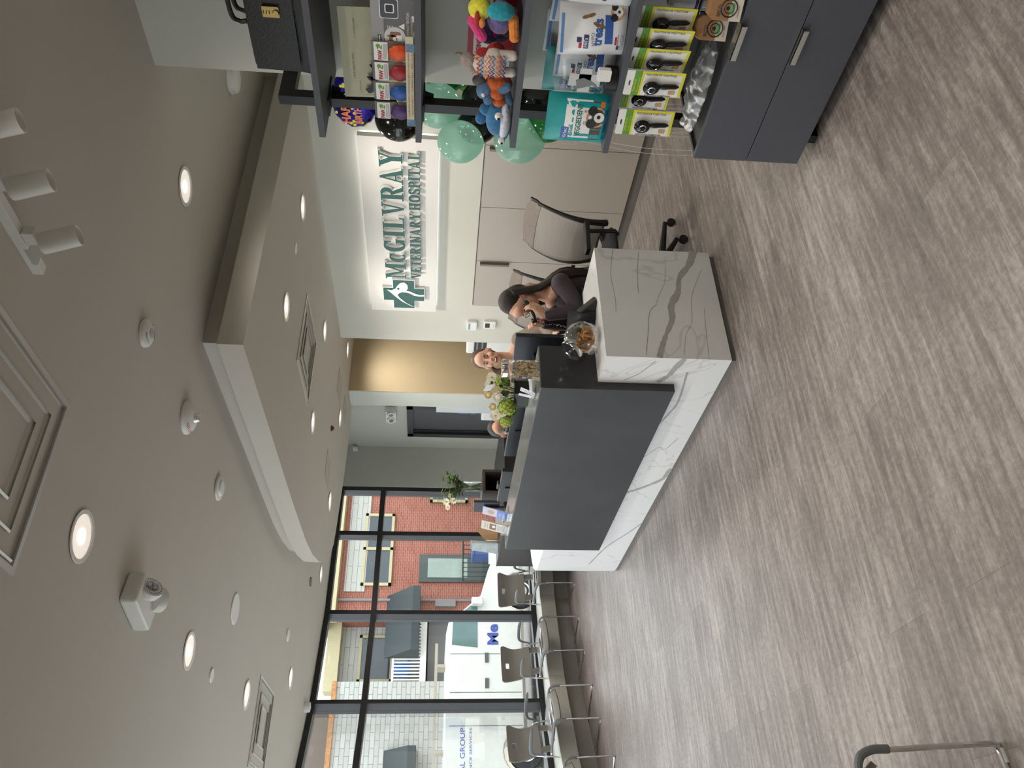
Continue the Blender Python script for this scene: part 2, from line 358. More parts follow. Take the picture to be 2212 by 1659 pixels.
rib(b, [(3.357, .628), (3.2, .655), (3.12, .663), (2.95, .654), (2.85, .66)], .003, Y=3.4694)
rib(b, [(3.33, .47), (3.15, .50), (3.0, .51)], .004, Y=3.4694)
rib(b, [(2.92, .41), (2.86, .46), (2.7, .49), (2.55, .52)], .005, Y=3.4694)
rib(b, [(3.3, .31), (3.1, .34), (3.0, .385), (2.93, .41)], .003, Y=3.4694)
rib(b, [(3.2, .10), (3.05, .17), (2.95, .20), (2.8, .22), (2.7, .27), (2.56, .30)], .003, Y=3.4694)
rib(b, [(2.9, .13), (2.75, .145), (2.56, .16)], .003, Y=3.4694)
rib(b, [(3.47, .30), (3.56, .33), (3.64, .35), (3.71, .40)], [.035, .04, .03, .04], X=2.5344)
rib(b, [(3.60, .25), (3.9, .22), (4.05, .24), (4.2, .28)], .014, X=2.5344)
rib(b, [(3.5, .46), (3.62, .52), (3.70, .60)], .007, X=2.5344)
rib(b, [(4.77, .04), (4.82, .045), (4.935, .06), (5.05, .15), (5.10, .20), (5.18, .30)], [.02, .03, .03, .028, .03, .03], X=2.5344)
rib(b, [(4.35, .10), (4.5, .15), (4.48, .20), (4.62, .27)], .006, X=2.5344)
rib(b, [(5.7, .03), (5.9, .10), (6.2, .22), (6.6, .30)], .012, X=2.5344)
obj('counter', b, [MARB, VEIN], t, bev=.0)
b = MB(); b.prism([(p[0]*.97+.01, p[1]*.99+.02) for p in ctr], .03, (0, 0, 0)); obj('plinth', b, BASEG, t)
b = MB(); b.box((2.483-X0, 3.726-Y0, .295), (2.785-X0, 6.15-Y0, 1.078)); obj('slate_panel', b, SLATE, t, bev=.002)
b = MB(); b.box((2.488-X0, 3.731-Y0, 1.0781), (2.78-X0, 6.145-Y0, 1.084)); obj('top', b, mat('polished_grey_stone', srgb(120, 120, 118), .18, scale=6), t)
b = MB(); b.box((2.78-X0, 3.9-Y0, .70), (3.4-X0, 6.4-Y0, .745)); obj('worktop', b, mat('dark_worktop', srgb(50, 48, 47), .5), t)
# far black return at the end of the desk
t = thing('black_cabinet', 'low black cabinet at the far end of the reception desk by the windows', 'cabinet', (3.37, 8.86, 0))
b = MB(); b.box((0, -1.36, 0), (.04, 0, .938)); obj('side_panel', b, BLACK, t)
b = MB(); b.box((-.005, -1.37, .938), (1.35, .005, .945)); obj('top', b, BLACK, t)
b = MB(); b.box((.04, -1.3, .0), (1.3, -.05, .938)); obj('body', b, BLACK, t)
# ---------------------------------------------------------------- ceiling fixtures
GLOW = mat('lamp_glow', (1, .93, .84), .4, emit=(1, .92, .82), estr=2.2)
REFL = mat('lamp_reflector', srgb(226, 214, 200), .35, metal=.2, emit=(1, .9, .8), estr=.5, scale=30, var=.15)
SP = bpy.data.lights.new('downlight_beam', 'SPOT'); SP.energy = LAMP_W; SP.spot_size = math.radians(165); SP.spot_blend = 1.0; SP.shadow_soft_size = .07; SP.color = (1, .94, .85)
def make_downlight():
    t = thing('downlight', 'x', 'downlight')
    b = MB(); b.lathe([(.098, 0), (.104, -.004), (.102, -.007), (.086, -.006), (.084, 0), (.084, .002)], n=40); obj('trim_ring', b, WHITE, t, smooth=True)
    b = MB(); b.lathe([(.084, -.001), (.075, .0005), (.001, .0012)], n=40); b.f = [tuple(reversed(f)) for f in b.f]; obj('reflector', b, REFL, t, smooth=True)
    b = MB(); b.lathe([(.032, -.0035), (.001, -.004)], n=24); obj('lamp', b, GLOW, t, smooth=True)
    l = bpy.data.objects.new('downlight_beam', SP); COL.objects.link(l); l.parent = t; l.location = (0, 0, -.03)
    return t
DL = [(3.16, 2.96, 3.0, 'recessed downlight in the main ceiling close to the shelf wall'),
      (1.23, 2.96, 3.0, 'largest-looking recessed downlight, between the big square vent and the emergency light'),
      (1.245, 4.60, 3.0, 'recessed downlight between the emergency light and a small round cap'),
      (1.36, 6.20, 3.0, 'recessed downlight just beside the square vent near the windows'),
      (1.90, 7.97, 3.0, 'recessed downlight in the main ceiling closest to the third window post'),
      (3.365, 9.16, 3.0, 'recessed downlight near the windows just beyond the rounded soffit tip'),
      (3.50, 4.34, 2.73, 'recessed downlight in the soffit beside its square vent, on the camera side'),
      (4.45, 4.32, 2.73, 'recessed downlight in the soffit between the shelves and the sign wall'),
      (3.50, 5.885, 2.73, 'recessed downlight in the soffit beyond the square vent, over the desk'),
      (4.47, 5.874, 2.73, 'recessed downlight in the soffit near the left end of the sign'),
      (3.466, 7.37, 2.73, 'recessed downlight in the soffit near its rounded end'),
      (4.48, 7.43, 2.73, 'recessed downlight in the soffit in front of the dark doorway'),
      (5.39, 7.42, 2.73, 'recessed downlight in the hallway ceiling above the beige wall')]
p0 = make_downlight()
for i, (x, y, z, lb) in enumerate(DL):
    o = p0 if i == 0 else copy_tree(p0)
    o.location = (x, y, z); o['label'] = lb; o['group'] = 'recessed ceiling downlights'
# the same lamps go on over the part of the room behind the camera
for x, y in ((1.2, 1.2), (-.6, 1.2), (-.6, 3.0), (-.5, 4.7), (.6, -.6), (2.6, -.4), (2.3, 1.0)):
    o = copy_tree(p0); o.location = (x, y, 3.0); o['label'] = 'recessed downlight in the ceiling behind the camera'; o['group'] = 'recessed ceiling downlights behind the camera'
# square cone diffusers
CH2 = mat('satin_aluminium', srgb(196, 194, 188), .3, metal=.55, var=.03)
def diffuser(name, label, cx, cy, z, w, mt, group='square ceiling air diffusers'):
    t = thing(name, label, 'air vent', (cx, cy, z), 0, group); h = w/2
    def ring(b, a0, z0, a1, z1):
        q = [(-1, -1), (1, -1), (1, 1), (-1, 1)]
        b.add([(x*a0, y*a0, z0) for x, y in q]+[(x*a1, y*a1, z1) for x, y in q], [(i, (i+1) % 4, 4+(i+1) % 4, 4+i) for i in range(4)])
    b = MB(); ring(b, h, 0, h, -.008); ring(b, h, -.008, h*.93, -.008); ring(b, h*.93, -.008, h*.92, .05); obj('frame', b, mt, t)
    b = MB(); ring(b, h*.92, .05, h*.0, .05); obj('duct', b, mat('dark_duct', srgb(58, 56, 52), .8), t)
    for k, (a, c) in enumerate(((.90, .70), (.68, .46), (.44, .2))):
        b = MB(); ring(b, h*a, -.004-.002*k, h*c, .035-.004*k); ring(b, h*a, -.004-.002*k, h*a-.006, -.010-.002*k)
        if k == 2: ring(b, h*.2, .027, 0, .027)
        obj('vane', b, mt, t, bev=0)
    return t
diffuser('ceiling_diffuser', 'large white square ceiling vent cut off by the picture edge beside the track lights', 1.252, 2.245, 3.0, .645, mat('white_diffuser_metal', srgb(205, 204, 200), .3, metal=.15, var=.02))
diffuser('ceiling_diffuser', 'square metal vent set in the dropped soffit above the desk', 3.775, 5.232, 2.73, .655, CH2)
diffuser('ceiling_diffuser', 'shiny square metal vent in the main ceiling near the windows', 1.27, 6.92, 3.0, .66, CH2)
# track light
t = thing('track_light', 'white ceiling light track with three cylindrical spot heads', 'track light', (1.80, 2.09, 3.0))
b = MB(); b.box((-.018, -2.2, -.035), (.018, 0, 0)); obj('rail', b, WHITE, t, bev=.002)
b = MB(); b.box((-.0185, -.05, -.036), (.0185, -.12, -.02)); b.box((.018, -2.2, -.028), (.0195, -.03, -.012)); obj('rail_end', b, mat('pale_grey_plastic', srgb(186, 186, 184), .4), t)
for k, y in enumerate((-.165, -.39, -.60)):
    hd = MB(); c = Vector((-.01, y, -.145)); ax = Vector((.30, -.1, -.95)).normalized()
    hd.lathe([(.030, -.058), (.033, -.056), (.034, -.05), (.034, .058), (.031, .058), (.028, .04), (0.001, .04)], c, 28, ax)
    h = obj('spot_head', hd, WHITE, t, smooth=True)
    b = MB(); b.cb((0, y, -.055), (.034, .05, .035)); b.cyl((0, y, -.07), (0, y, -.105), .009); b.tube([(0, y, -.1), (-.012, y, -.115), (-.022, y, -.10)], .008); obj('bracket', b, WHITE, h, bev=.001)
# detectors and caps
def disc(name, label, cat, x, y, z, prof, m=WHITE, group=None):
    b = MB(); b.lathe(prof, n=36); return obj(name, b, m, None, smooth=True, loc=(x, y, z), label=label, cat=cat, group=group)
smo = disc('smoke_detector', 'white round smoke detector on the ceiling nearest the soffit corner, with slots', 'smoke detector', 2.22, 2.98, 3.0, [(.062, 0), (.066, -.006), (.062, -.02), (.045, -.032), (.02, -.036), (.001, -.036)])
b = MB(); b.lathe([(.026, -.034), (.022, -.04), (.001, -.04)]); b.tube([(.048*math.cos(a), .048*math.sin(a), -.032) for a in [i*.3 for i in range(6)]], .003); b.tube([(.048*math.cos(a), .048*math.sin(a), -.032) for a in [3+i*.3 for i in range(5)]], .003); obj('slot_ring', b, mat('pale_grey_plastic', srgb(186, 186, 184), .4), smo)
t = thing('fire_strobe', 'white domed ceiling fire strobe lettered FIRE-FEU in red', 'fire alarm', (2.226, 3.725, 3.0))
b = MB(); b.lathe([(.088, 0), (.092, -.008), (.085, -.026), (.06, -.046), (.035, -.052), (.001, -.052)], n=40); obj('housing', b, WHITE, t, smooth=True)
b = MB(); b.lathe([(.03, -.05), (.028, -.062), (.018, -.076), (.001, -.08)], n=24); obj('strobe_lens', b, mat('clear_lens', (.8, .82, .84), .1, metal=.5, var=.3, scale=60), t, smooth=True)
b = MB(); RED = mat('red_print', srgb(178, 28, 40), .5)
for i, chh in enumerate('FIRE-FEU'):
    a = -PI/2+ (i-3.5)*.17 - PI*.5; c = Vector((math.cos(a)*.079, math.sin(a)*.079, -.0345)); U = Vector((math.sin(a), -math.cos(a), 0)); V = Vector((-math.cos(a)*.78, -math.sin(a)*.78, -.62)).normalized()
    b.text(chh, c-V*.006, -U if False else U*-1, V*-1 if False else V, .014, bold=.02, center=True, lift=-.004)
obj('lettering', b, RED, t)
disc('heat_detector', 'white round ceiling detector between the fire strobe and the flat speaker disc', 'smoke detector', 2.207, 4.53, 3.0, [(.07, 0), (.076, -.006), (.074, -.016), (.05, -.02), (.046, -.030), (.001, -.032)])
disc('ceiling_speaker', 'large flat white round speaker cover in the main ceiling', 'ceiling speaker', 1.753, 5.443, 3.0, [(.10, 0), (.105, -.003), (.10, -.008), (.001, -.009)])
disc('sprinkler_cap', 'small white round cap in the ceiling between the speaker disc and two downlights', 'sprinkler cap', 1.246, 5.15, 3.0, [(.04, 0), (.043, -.003), (.04, -.008), (.001, -.009)], group='round sprinkler caps')
disc('sprinkler_cap', 'small white ring cap in the ceiling near the downlight by the third window post', 'sprinkler cap', 2.18, 7.53, 3.0, [(.055, 0), (.058, -.003), (.054, -.012), (.03, -.014), (.001, -.012)], group='round sprinkler caps')
disc('sprinkler_cap', 'small dark-rimmed cap in the ceiling beyond the rounded soffit tip', 'sprinkler cap', 3.02, 8.455, 3.0, [(.05, 0), (.052, -.004), (.05, -.012), (.001, -.012)], mat('dark_cap', srgb(120, 116, 108), .6), group='round sprinkler caps')
disc('sprinkler_cap', 'small white round cap in the soffit between two downlights above the sign', 'sprinkler cap', 4.03, 4.32, 2.73, [(.04, 0), (.043, -.003), (.04, -.008), (.001, -.009)], group='round sprinkler caps')
disc('round_detector', 'round white ceiling detector half hidden behind the shelf wall corner', 'smoke detector', 4.31, 3.12, 3.0, [(.10, 0), (.105, -.01), (.09, -.045), (.05, -.055), (.001, -.055)])
disc('soffit_sensor', 'tiny dark red sensor on the soffit beside the hallway', 'sensor', 4.047, 6.91, 2.73, [(.028, 0), (.03, -.012), (.012, -.03), (.001, -.032)], mat('dark_red_plastic', srgb(92, 40, 38), .4))
for (x, y, r, lb) in ((4.694, 7.15, .16, 'thin square access panel in the soffit near the hallway'), (3.63, 7.0, .15, 'thin square access panel in the soffit near its rounded end'), (4.75, 7.72, .13, 'faint square access panel in the soffit closest to the far wall')):
    b = MB(); b.box((-r, -r, -.004), (r, r, 0)); obj('access_panel', b, mat('painted_panel', srgb(182, 177, 168), .8), loc=(x, y, 2.73), label=lb, cat='access panel', group='soffit access panels')
b = MB(); b.lathe([(.05, 0), (.055, -.02), (.05, -.06), (.001, -.07)], n=24); obj('motion_sensor', b, WHITE, smooth=True, loc=(1.86, 9.06, 3.0), label='small white dome sensor where the ceiling meets the fourth window post', cat='sensor')
# emergency light with two lamp heads
t = thing('emergency_light', 'white ceiling-mounted emergency light with two round lamp heads', 'emergency light', (1.19, 3.6, 3.0), math.radians(14))
b = MB(); b.prism(rrect(-.075, -.13, .075, .13, .02), .075, (0, 0, -.075)); obj('housing', b, WHITE, t, bev=.012, seg=3)
for (y, dx, nm) in ((-.05, .03, 'lamp_head'), (.07, .055, 'lamp_head')):
    ax = Vector((.35, -.75 if y < 0 else .7, -.55)).normalized(); c = Vector((dx, y, -.085))
    b = MB(); b.lathe([(.02, -.035), (.05, -.02), (.057, .0), (.057, .018), (.048, .022), (.001, .02)], c, 32, ax)
    h = obj(nm, b, WHITE, t, smooth=True)
    b = MB(); U = ax.orthogonal().normalized(); V = ax.cross(U)
    for i in range(28): a = 2*PI*i/28; b.cb(c+ax*.0215+U*(.045*math.cos(a))+V*(.045*math.sin(a)), (.0035, .0035, .0035))
    obj('vent_holes', b, BLACK, h)
    b = MB(); b.lathe([(.032, .018), (.03, .024), (.001, .025)], c, 24, ax); obj('lens', b, mat('grey_led_lens', srgb(130, 132, 142), .15, metal=.5), h)
    b = MB()
    for i in range(3): a = 2*PI*i/3; b.ell(c+ax*.026+U*(.014*math.cos(a))+V*(.014*math.sin(a)), .009, 10, 8)
    obj('led', b, mat('bright_led_lens', srgb(215, 220, 228), .1, metal=.2), h, smooth=True)
# ---------------------------------------------------------------- wall shelving with its goods (faces -X)
UR = (0, -1, 0); UZ = (0, 0, 1)
t = thing('shelving_unit', 'black posts carrying four charcoal shelves against the pale wall', 'shelves', (3.27, 2.3, 0))
for y in (-.024, -1.45):
    b = MB(); b.box((-.265, y-.022, .561), (-.215, y+.022, 2.40)); obj('post', b, BLKM, t)
    b = MB(); b.box((-.215, y-.022, 2.335), (0, y+.022, 2.40)); b.box((-.012, y-.05, 2.31), (0, y+.022, 2.42)); obj('arm', b, BLKM, t)
for zt in (2.204, 1.792, 1.379, .965):
    b = MB(); b.box((-.47, -1.6, zt-.026), (0, .0, zt)); s_ = obj('shelf', b, CHAR, t)
    for y in (-.024, -1.45):
        b = MB(); b.prism([(0, 0), (.05, 0), (.035, -.012), (.02, -.045), (0, -.045)], .05, (-.215, y+.022, zt-.026), (1, 0, 0), (0, 0, 1)); b.box((-.33, y-.06, zt-.032), (-.16, y+.022, zt-.0262)); obj('bracket', b, BLKM, s_)
t = thing('drawer_cabinet', 'charcoal two-drawer cabinet below the shelves with metal edge pulls', 'drawers', (3.27, 2.3, 0))
b = MB(); b.box((-.445, -1.6, .07), (0, -.003, .085)); b.box((-.445, -.018, .085), (0, -.003, .545)); b.box((-.445, -1.6, .50), (0, -.018, .53)); b.box((-.445, -1.6, .085), (-.43, -.018, .5)); b.box((-.012, -1.6, .53), (0, -.003, .56)); obj('body', b, mat('charcoal_body', srgb(66, 66, 68), .5, scale=40), t)
for z0, z1 in ((.063, .302), (.306, .547)):
    b = MB(); b.box((-.47, -1.6, z0), (-.448, 0, z1)); d = obj('drawer', b, CHAR, t, bev=.001)
    y1 = -.505 if z0 > .2 else -.505; y0 = y1-.145
    b = MB(); b.box((-.475, y0, z1-.001), (-.44, y1, z1+.002)); b.box((-.492, y0, z1-.001), (-.475, y1, z1+.002)); b.box((-.492, y0, z1-.022), (-.4895, y1, z1+.002)); obj('handle', b, STEEL, d)
b = MB(); b.box((-.42, -.12, 0), (-.34, -.08, .07)); obj('foot', b, BLKM, t)

def surf_pouch(w, h, d, top=.1):
    def s(u, v, side=-1):
        e = max(0, 1-(2*abs(u))**2.2)**.6; q = min(1, max(0, (1-v)/max(top, .01)))*.5 if v > 1-top*2 else .5
        q = min(.5, (1-v)*1.1); prof = (min(1, v*7+.55))*q*2*.9+.04
        return Vector((side*d/2*e*prof+side*.001, -u*w, v*h))
    return s
def on(b, s, txt, u, v, hh, w=None, bold=0, center=False, slant=0):
    """lettering following the front surface s(u,v) whose width/height are s.w, s.h"""
    vs, fs, tw, th = text_geo(txt, bold); k = hh/.69; sx = (w/tw) if w else k
    off = -tw*sx/2 if center else 0; out = []
    for p in vs:
        uu = u+(off+p.x*sx)/s.w; vv = v+(p.y*k+slant*p.x*sx)/s.h; q = s(uu, vv); out.append((q.x-.0012, q.y, q.z))
    b.add(out, fs)
class Surf:
    def __init__(s, fn, w, h): s.fn = fn; s.w = w; s.h = h
    def __call__(s, u, v, side=-1): return s.fn(u, v, side)
def patch(b, s, u0, v0, u1, v1, n=5, lift=.0006, skew=0):
    b.grid(lambda a, c: (lambda q: (q.x-lift, q.y, q.z))(s(u0+(u1-u0)*a, v0+(v1-v0)*c+skew*a)), n, n)
def blob(b, s, pts, lift=.0009):
    P = [s(u, v) for u, v in pts]; c = sum(P, Vector())/len(P); n = len(P)
    b.add([(c.x-lift, c.y, c.z)]+[(p.x-lift, p.y, p.z) for p in P], [(0, i+1, (i+1) % n+1) for i in range(n)])
def circ(u, v, r, ra, n=16, a=0): return [(u+r*math.cos(a+2*PI*i/n), v+r*ra*math.sin(a+2*PI*i/n)) for i in range(n)]
def pouch(t, w, h, d, m, top=.1, name='pouch'):
    s = Surf(surf_pouch(w, h, d, top), w, h)
    b = MB(); b.grid(lambda a, c: s(a-.5, c, -1), 14, 14); b.grid(lambda a, c: s(.5-a, c, 1), 14, 14)
    obj(name, b, m, t, smooth=True, ang=180); return s
TEAL = mat('teal_foil', srgb(20, 158, 160), .3, scale=14, var=.12, bump=.25); WFOIL = mat('white_foil', srgb(228, 230, 234), .28, scale=10, var=.05, bump=.3)
GFOIL = mat('grey_foil', srgb(150, 150, 152), .35, scale=10, var=.1, bump=.3)
BLU = mat('blue_print', srgb(48, 92, 168), .45); NAVY = mat('navy_print', srgb(32, 40, 92), .45); LBLU = mat('light_blue_print', srgb(96, 148, 212), .45)
GRY = mat('grey_print', srgb(120, 122, 126), .5); DK = mat('dark_print', srgb(34, 36, 40), .5); WHP = mat('white_print', srgb(236, 236, 234), .5)
BRN = mat('brown_print', srgb(132, 92, 56), .5, scale=60, var=.2); TAN = mat('tan_print', srgb(196, 156, 116), .5, scale=50, var=.2); REDP = mat('crimson_print', srgb(176, 28, 46), .5)
GRN = mat('green_print', srgb(96, 158, 58), .5); YEL = mat('yellow_print', srgb(226, 218, 40), .5); ORG = mat('orange_print', srgb(224, 120, 48), .5); PUR = mat('purple_print', srgb(88, 52, 128), .5)
def dogface(t, s, u, v, r, a, dark=DK, light=WHP):
    b = MB(); blob(b, s, circ(u, v, r, a), .0012); obj('photo_dog', b, TAN, t)
    b = MB(); blob(b, s, circ(u-r*.6, v+r*a*.45, r*.5, a), .0016); blob(b, s, circ(u+r*.65, v+r*a*.4, r*.45, a), .0016); blob(b, s, circ(u+.1*r, v-.2*r*a, r*.18, a), .0028); obj('photo_ears', b, dark, t)
    b = MB(); blob(b, s, circ(u+.05*r, v-.25*r*a, r*.5, a), .0022); obj('photo_muzzle', b, light, t)
def bone(b, s, u, v, L, ang, ra):
    pts = []
    for k in range(24):
        q = 2*PI*k/24; x = math.cos(q); y = math.sin(q); rr = L*(.5+.5*abs(x)**3); px = rr*x; py = L*.42*y*(.45+.75*abs(x)**2)
        pts.append((u+px*math.cos(ang)-py*math.sin(ang), v+(px*math.sin(ang)+py*math.cos(ang))*ra))
    blob(b, s, pts, .0014)
def tag_thing(name, label, cat, y, x, z, rz=0, group=None): return thing(name, label, cat, (x, y, z), rz, group)
# teal dental chew bags
def veg_bag(y, x, w, h, label, rz=0, full=True):
    t = tag_thing('treat_bag', label, 'treat bag', y, x, .9655, rz, 'teal chew bags'); s = pouch(t, w, h, .08, TEAL)
    a = w/h
    b = MB(); patch(b, s, -.36, .28, .42, .70); obj('label_panel', b, WHP, t)
    b = MB(); patch(b, s, -.40, .10, .40, .27); obj('window_strip', b, mat('dark_brown_print', srgb(84, 66, 60), .5, scale=50, var=.2), t)
    b = MB(); on(b, s, 'VEGGIEDENT', -.32, .44, .022, w=w*.68, bold=.02); obj('lettering', b, mat('teal_print', srgb(20, 120, 112), .5), t)
    b = MB(); on(b, s, 'C.E.T.', -.32, .56, .018); 
    for k in range(4): patch(b, s, -.3, .39-k*.025, .25, .40-k*.025, 2, .0012)
    obj('small_text', b, GRY, t)
    b = MB(); patch(b, s, -.42, .62, -.14, .74, 3, .0012); patch(b, s, -.38, .02, .44, .06, 3, .0012); obj('brand_block', b, BLU, t)
    b = MB(); on(b, s, 'Virbac', -.40, .65, .014); obj('brand_text', b, WHP, t)
    dogface(t, s, .1, .2, .2, a)
    b = MB(); patch(b, s, .3, .08, .4, .15, 2, .0012); obj('weight_patch', b, ORG, t)
    return t
veg_bag(2.165, 2.86, .225, .265, 'teal foil chew bag at the front left end of the third shelf', .15)
veg_bag(2.07, 3.06, .215, .275, 'teal foil chew bag half hidden behind the clear scoop box')
# white treat bags with a blue top strip
def treat_bag(y, x, w, h, label, rz=0, tilt=0, detail=True):
    t = tag_thing('treat_bag', label, 'treat bag', y, x, .9655, rz, 'white dog treat bags'); t.rotation_euler = (tilt, 0, rz); s = pouch(t, w, h, .085, WFOIL); a = w/h
    b = MB(); patch(b, s, -.46, .92, .30, .965); obj('zip_strip', b, LBLU, t)
    if not detail: return t
    b = MB(); patch(b, s, -.24, .20, .30, .32, skew=.02); obj('blue_band', b, BLU, t)
    b = MB(); on(b, s, 'treats', -.28, .36, .036, w=w*.52, bold=.03); obj('lettering', b, BLU, t)
    b = MB(); on(b, s, 'HYPO', -.28, .46, .014, slant=.1); patch(b, s, -.3, .12, -.05, .13, 2, .0012)
    for k in range(3): patch(b, s, -.36, .04+k*.02, -.05, .046+k*.02, 2, .0012)
    obj('small_text', b, GRY, t)
    b = MB(); patch(b, s, -.34, .56, -.06, .63, 3, .0012); patch(b, s, -.22, .66, -.12, .73, 2, .0012); patch(b, s, -.36, .1, -.28, .14, 2, .0014); obj('brand_block', b, NAVY, t)
    b = MB(); on(b, s, 'Hill\'s', -.31, .575, .014); obj('brand_text', b, WHP, t)
    b = MB(); patch(b, s, -.34, .655, -.23, .70, 2, .0012); patch(b, s, -.26, .14, -.1, .17, 2, .0014); obj('red_patch', b, REDP, t)
    b = MB(); bone(b, s, .28, .58, .13, 1.9, a); bone(b, s, .12, .42, .13, 1.2, a); obj('biscuit_print', b, BRN, t)
    dogface(t, s, .34, .16, .14, a, DK, WHP)
    return t
treat_bag(1.755, 2.885, .20, .265, 'white dog treat bag with blue top strip standing frontmost on the third shelf', .25, -.06)
treat_bag(1.935, 2.96, .19, .25, 'white dog treat bag behind the clear scoop box, lettering partly covered', .1)
treat_bag(1.93, 3.12, .19, .285, 'white dog treat bag at the back, only its blue strip showing beside the teal bag', 0, 0, False)
treat_bag(1.76, 3.06, .20, .28, 'white dog treat bag directly behind the frontmost white one', 0, .04, False)
t = tag_thing('treat_bag', 'purple and white treat bag at the top edge of the picture on the third shelf', 'treat bag', 1.58, 2.9, .9655, -.1); s = pouch(t, .2, .25, .08, WFOIL)
b = MB(); patch(b, s, -.5, .7, .5, .95); patch(b, s, -.5, .4, .5, .46); obj('purple_bands', b, PUR, t)
t = tag_thing('treat_bag', 'small grey foil bag lying between white treat bags', 'treat bag', 1.70, 2.97, .9655, -.2); s = pouch(t, .15, .17, .06, GFOIL)
b = MB(); patch(b, s, -.3, .3, .3, .5); obj('print', b, NAVY, t)
# clear scoop box with cross and cat logo, black round base
t = thing('scoop_holder', 'clear acrylic donation box with a black round base on the third shelf', 'container', (2.85, 1.955, .9655))
b = MB(); b.lathe([(.001, 0), (.048, 0), (.05, .002), (.05, .046), (.048, .048), (.001, .048)], n=36); obj('base', b, mat('black_rubber_base', srgb(26, 26, 27), .45), t, smooth=True)
b = MB(); b.prism(rrect(-.06, -.0, .06, .21, .02), .05, (.025, 0, .047), (0, -1, 0), (0, 0, 1)); obj('box', b, ACRYL, t)
G2 = mat('silver_print', srgb(200, 202, 204), .4)
b = MB(); b.box((-.0275, -.055, .11), (-.027, .055, .16)); b.box((-.0275, -.028, .07), (-.027, .028, .20)); obj('cross_print', b, G2, t)
b = MB(); b.add([(-.0285, p[0], p[1]) for p in [(.045, .06), (.02, .10), (.035, .14), (.045, .175), (.02, .165), (0, .172), (-.012, .14), (0, .11), (.012, .09)]], [tuple(range(9))]); obj('cat_print', b, GRY, t)
b = MB(); b.prism(rrect(-.03, -.02, .022, .035, .008), .02, (-.052, -.06, .06), (0, -1, 0), (0, 0, 1)); obj('striped_tag', b, WHP, t)
# pet boot display tray
CREAM = mat('cream_card', srgb(206, 204, 176), .6, scale=20); CLR = glassmat('clear_film', (.9, .9, .9), .6)
t = thing('boot_display', 'cream card counter display of dog boot packs with dog silhouettes on its back board', 'display box', (2.83, 2.24, 1.7925))
b = MB(); b.prism([(0, 0), (.20, 0), (.20, .10), (.185, .32), (.18, .32), (.183, .10), (.05, .035), (0, .035)], .006, (0, -.006, 0), (1, 0, 0), (0, 0, 1))
b.box((0, -.42, 0), (.004, -.006, .036)); b.box((0, -.42, 0), (.2, 0, .004)); obj('tray', b, CREAM, t)
b = MB(); b.grid(lambda a, c: (.19-.012*c, -.42*a, .06+.255*c), 2, 2, t=.004); brd = obj('back_board', b, CREAM, t)
b = MB(); rnd = random.Random(4)
def dogsil(b, y, z, k, X=.171):
    o = [(0, .3), (.12, .34), (.2, .55), (.12, .62), (.1, .78), (.22, .85), (.35, .95), (.42, .8), (.5, .62), (.75, .6), (1, .62), (1.06, .75), (1.1, .6), (1.02, .4), (1, 0), (.93, 0), (.9, .3), (.6, .32), (.45, .28), (.44, 0), (.37, 0), (.34, .35), (.25, .4)]
    n = len(o); b.add([(X, y-p[0]*k, z+p[1]*k) for p in o], [tuple(range(n))])
for y, k in ((-.02, .085), (-.085, .075), (-.15, .06), (-.205, .05), (-.25, .04), (-.29, .032), (-.325, .026)): dogsil(b, y, .145+.0*k, k)
obj('dog_silhouettes', b, mat('dark_silhouette', srgb(58, 58, 74), .6, scale=80, var=.3), brd)
b = MB(); b.text('LARGE  MEDIUM  SMALL', (.170, -.1, .262), UR, UZ, .008); b.text('ALL NATURAL RUBBER', (.171, -.29, .25), UR, UZ, .006); b.text('COMFORTABLE', (.172, -.03, .24), UR, UZ, .006); obj('board_text', b, DK, brd)
b = MB(); b.text('YOUR DOG WON\'T KNOW DOG BOOTS WILL NEVER PINCH', (-.0005, -.05, .022), UR, UZ, .006, w=.34); b.text('SNOW MELT / CHEMICALS / RED CLAY', (-.0005, -.06, .008), UR, UZ, .006, w=.3); obj('tray_text', b, REDP, t)
b = MB(); b.box((-.001, -.035, .001), (-.0005, -.001, .035)); b.box((-.001, -.39, .001), (-.0005, -.355, .035)); obj('tray_patch', b, mat('blue_grey_print', srgb(96, 130, 164), .5, scale=60, var=.4), t)
for i, (y, cn, c, lb) in enumerate(((-.055, 'purple', srgb(76, 44, 104), 'purple'), (-.15, 'blue', srgb(24, 84, 160), 'blue'), (-.245, 'red', srgb(150, 24, 34), 'red'), (-.335, 'orange', srgb(214, 78, 20), 'orange'))):
    p = thing('boot_pack', 'clear pack of %s rubber dog boots in the cream display tray' % lb, 'boot pack', (2.86, 2.24+y, 1.80), 0, 'dog boot packs')
    b = MB(); b.box((0, -.042, .0), (.003, .042, .165)); obj('backing', b, mat('grey_film', srgb(132, 126, 122), .5, alpha=.6), p)
    b = MB(); b.box((-.006, -.040, .10), (-.004, .040, .155)); obj('header_card', b, WHP, p)
    b = MB(); b.ell((-.012, 0, .055), (.014, .036, .042), 18, 12, fn=lambda q: q*(1+.06*math.sin(9*q.y+6*q.z))); obj('rubber_boots', b, mat(cn+'_rubber', c, .45, scale=30, var=.25, bump=.4), p, smooth=True)
    b = MB(); b.text('PAW', (-.0065, .036, .122), UR, UZ, .016, w=.042, bold=.04); obj('red_lettering', b, REDP, p)
    b = MB(); b.text('Z', (-.0065, -.008, .122), UR, UZ, .018, bold=.04); b.cyl((-.0075, -.024, .138), (-.0066, -.024, .138), .008); obj('green_lettering', b, GRN, p)
    b = MB(); [b.box((-.0068, -.034, .104+.004*k), (-.0065, .034, .1055+.004*k)) for k in range(4)]; obj('fine_text', b, GRY, p)
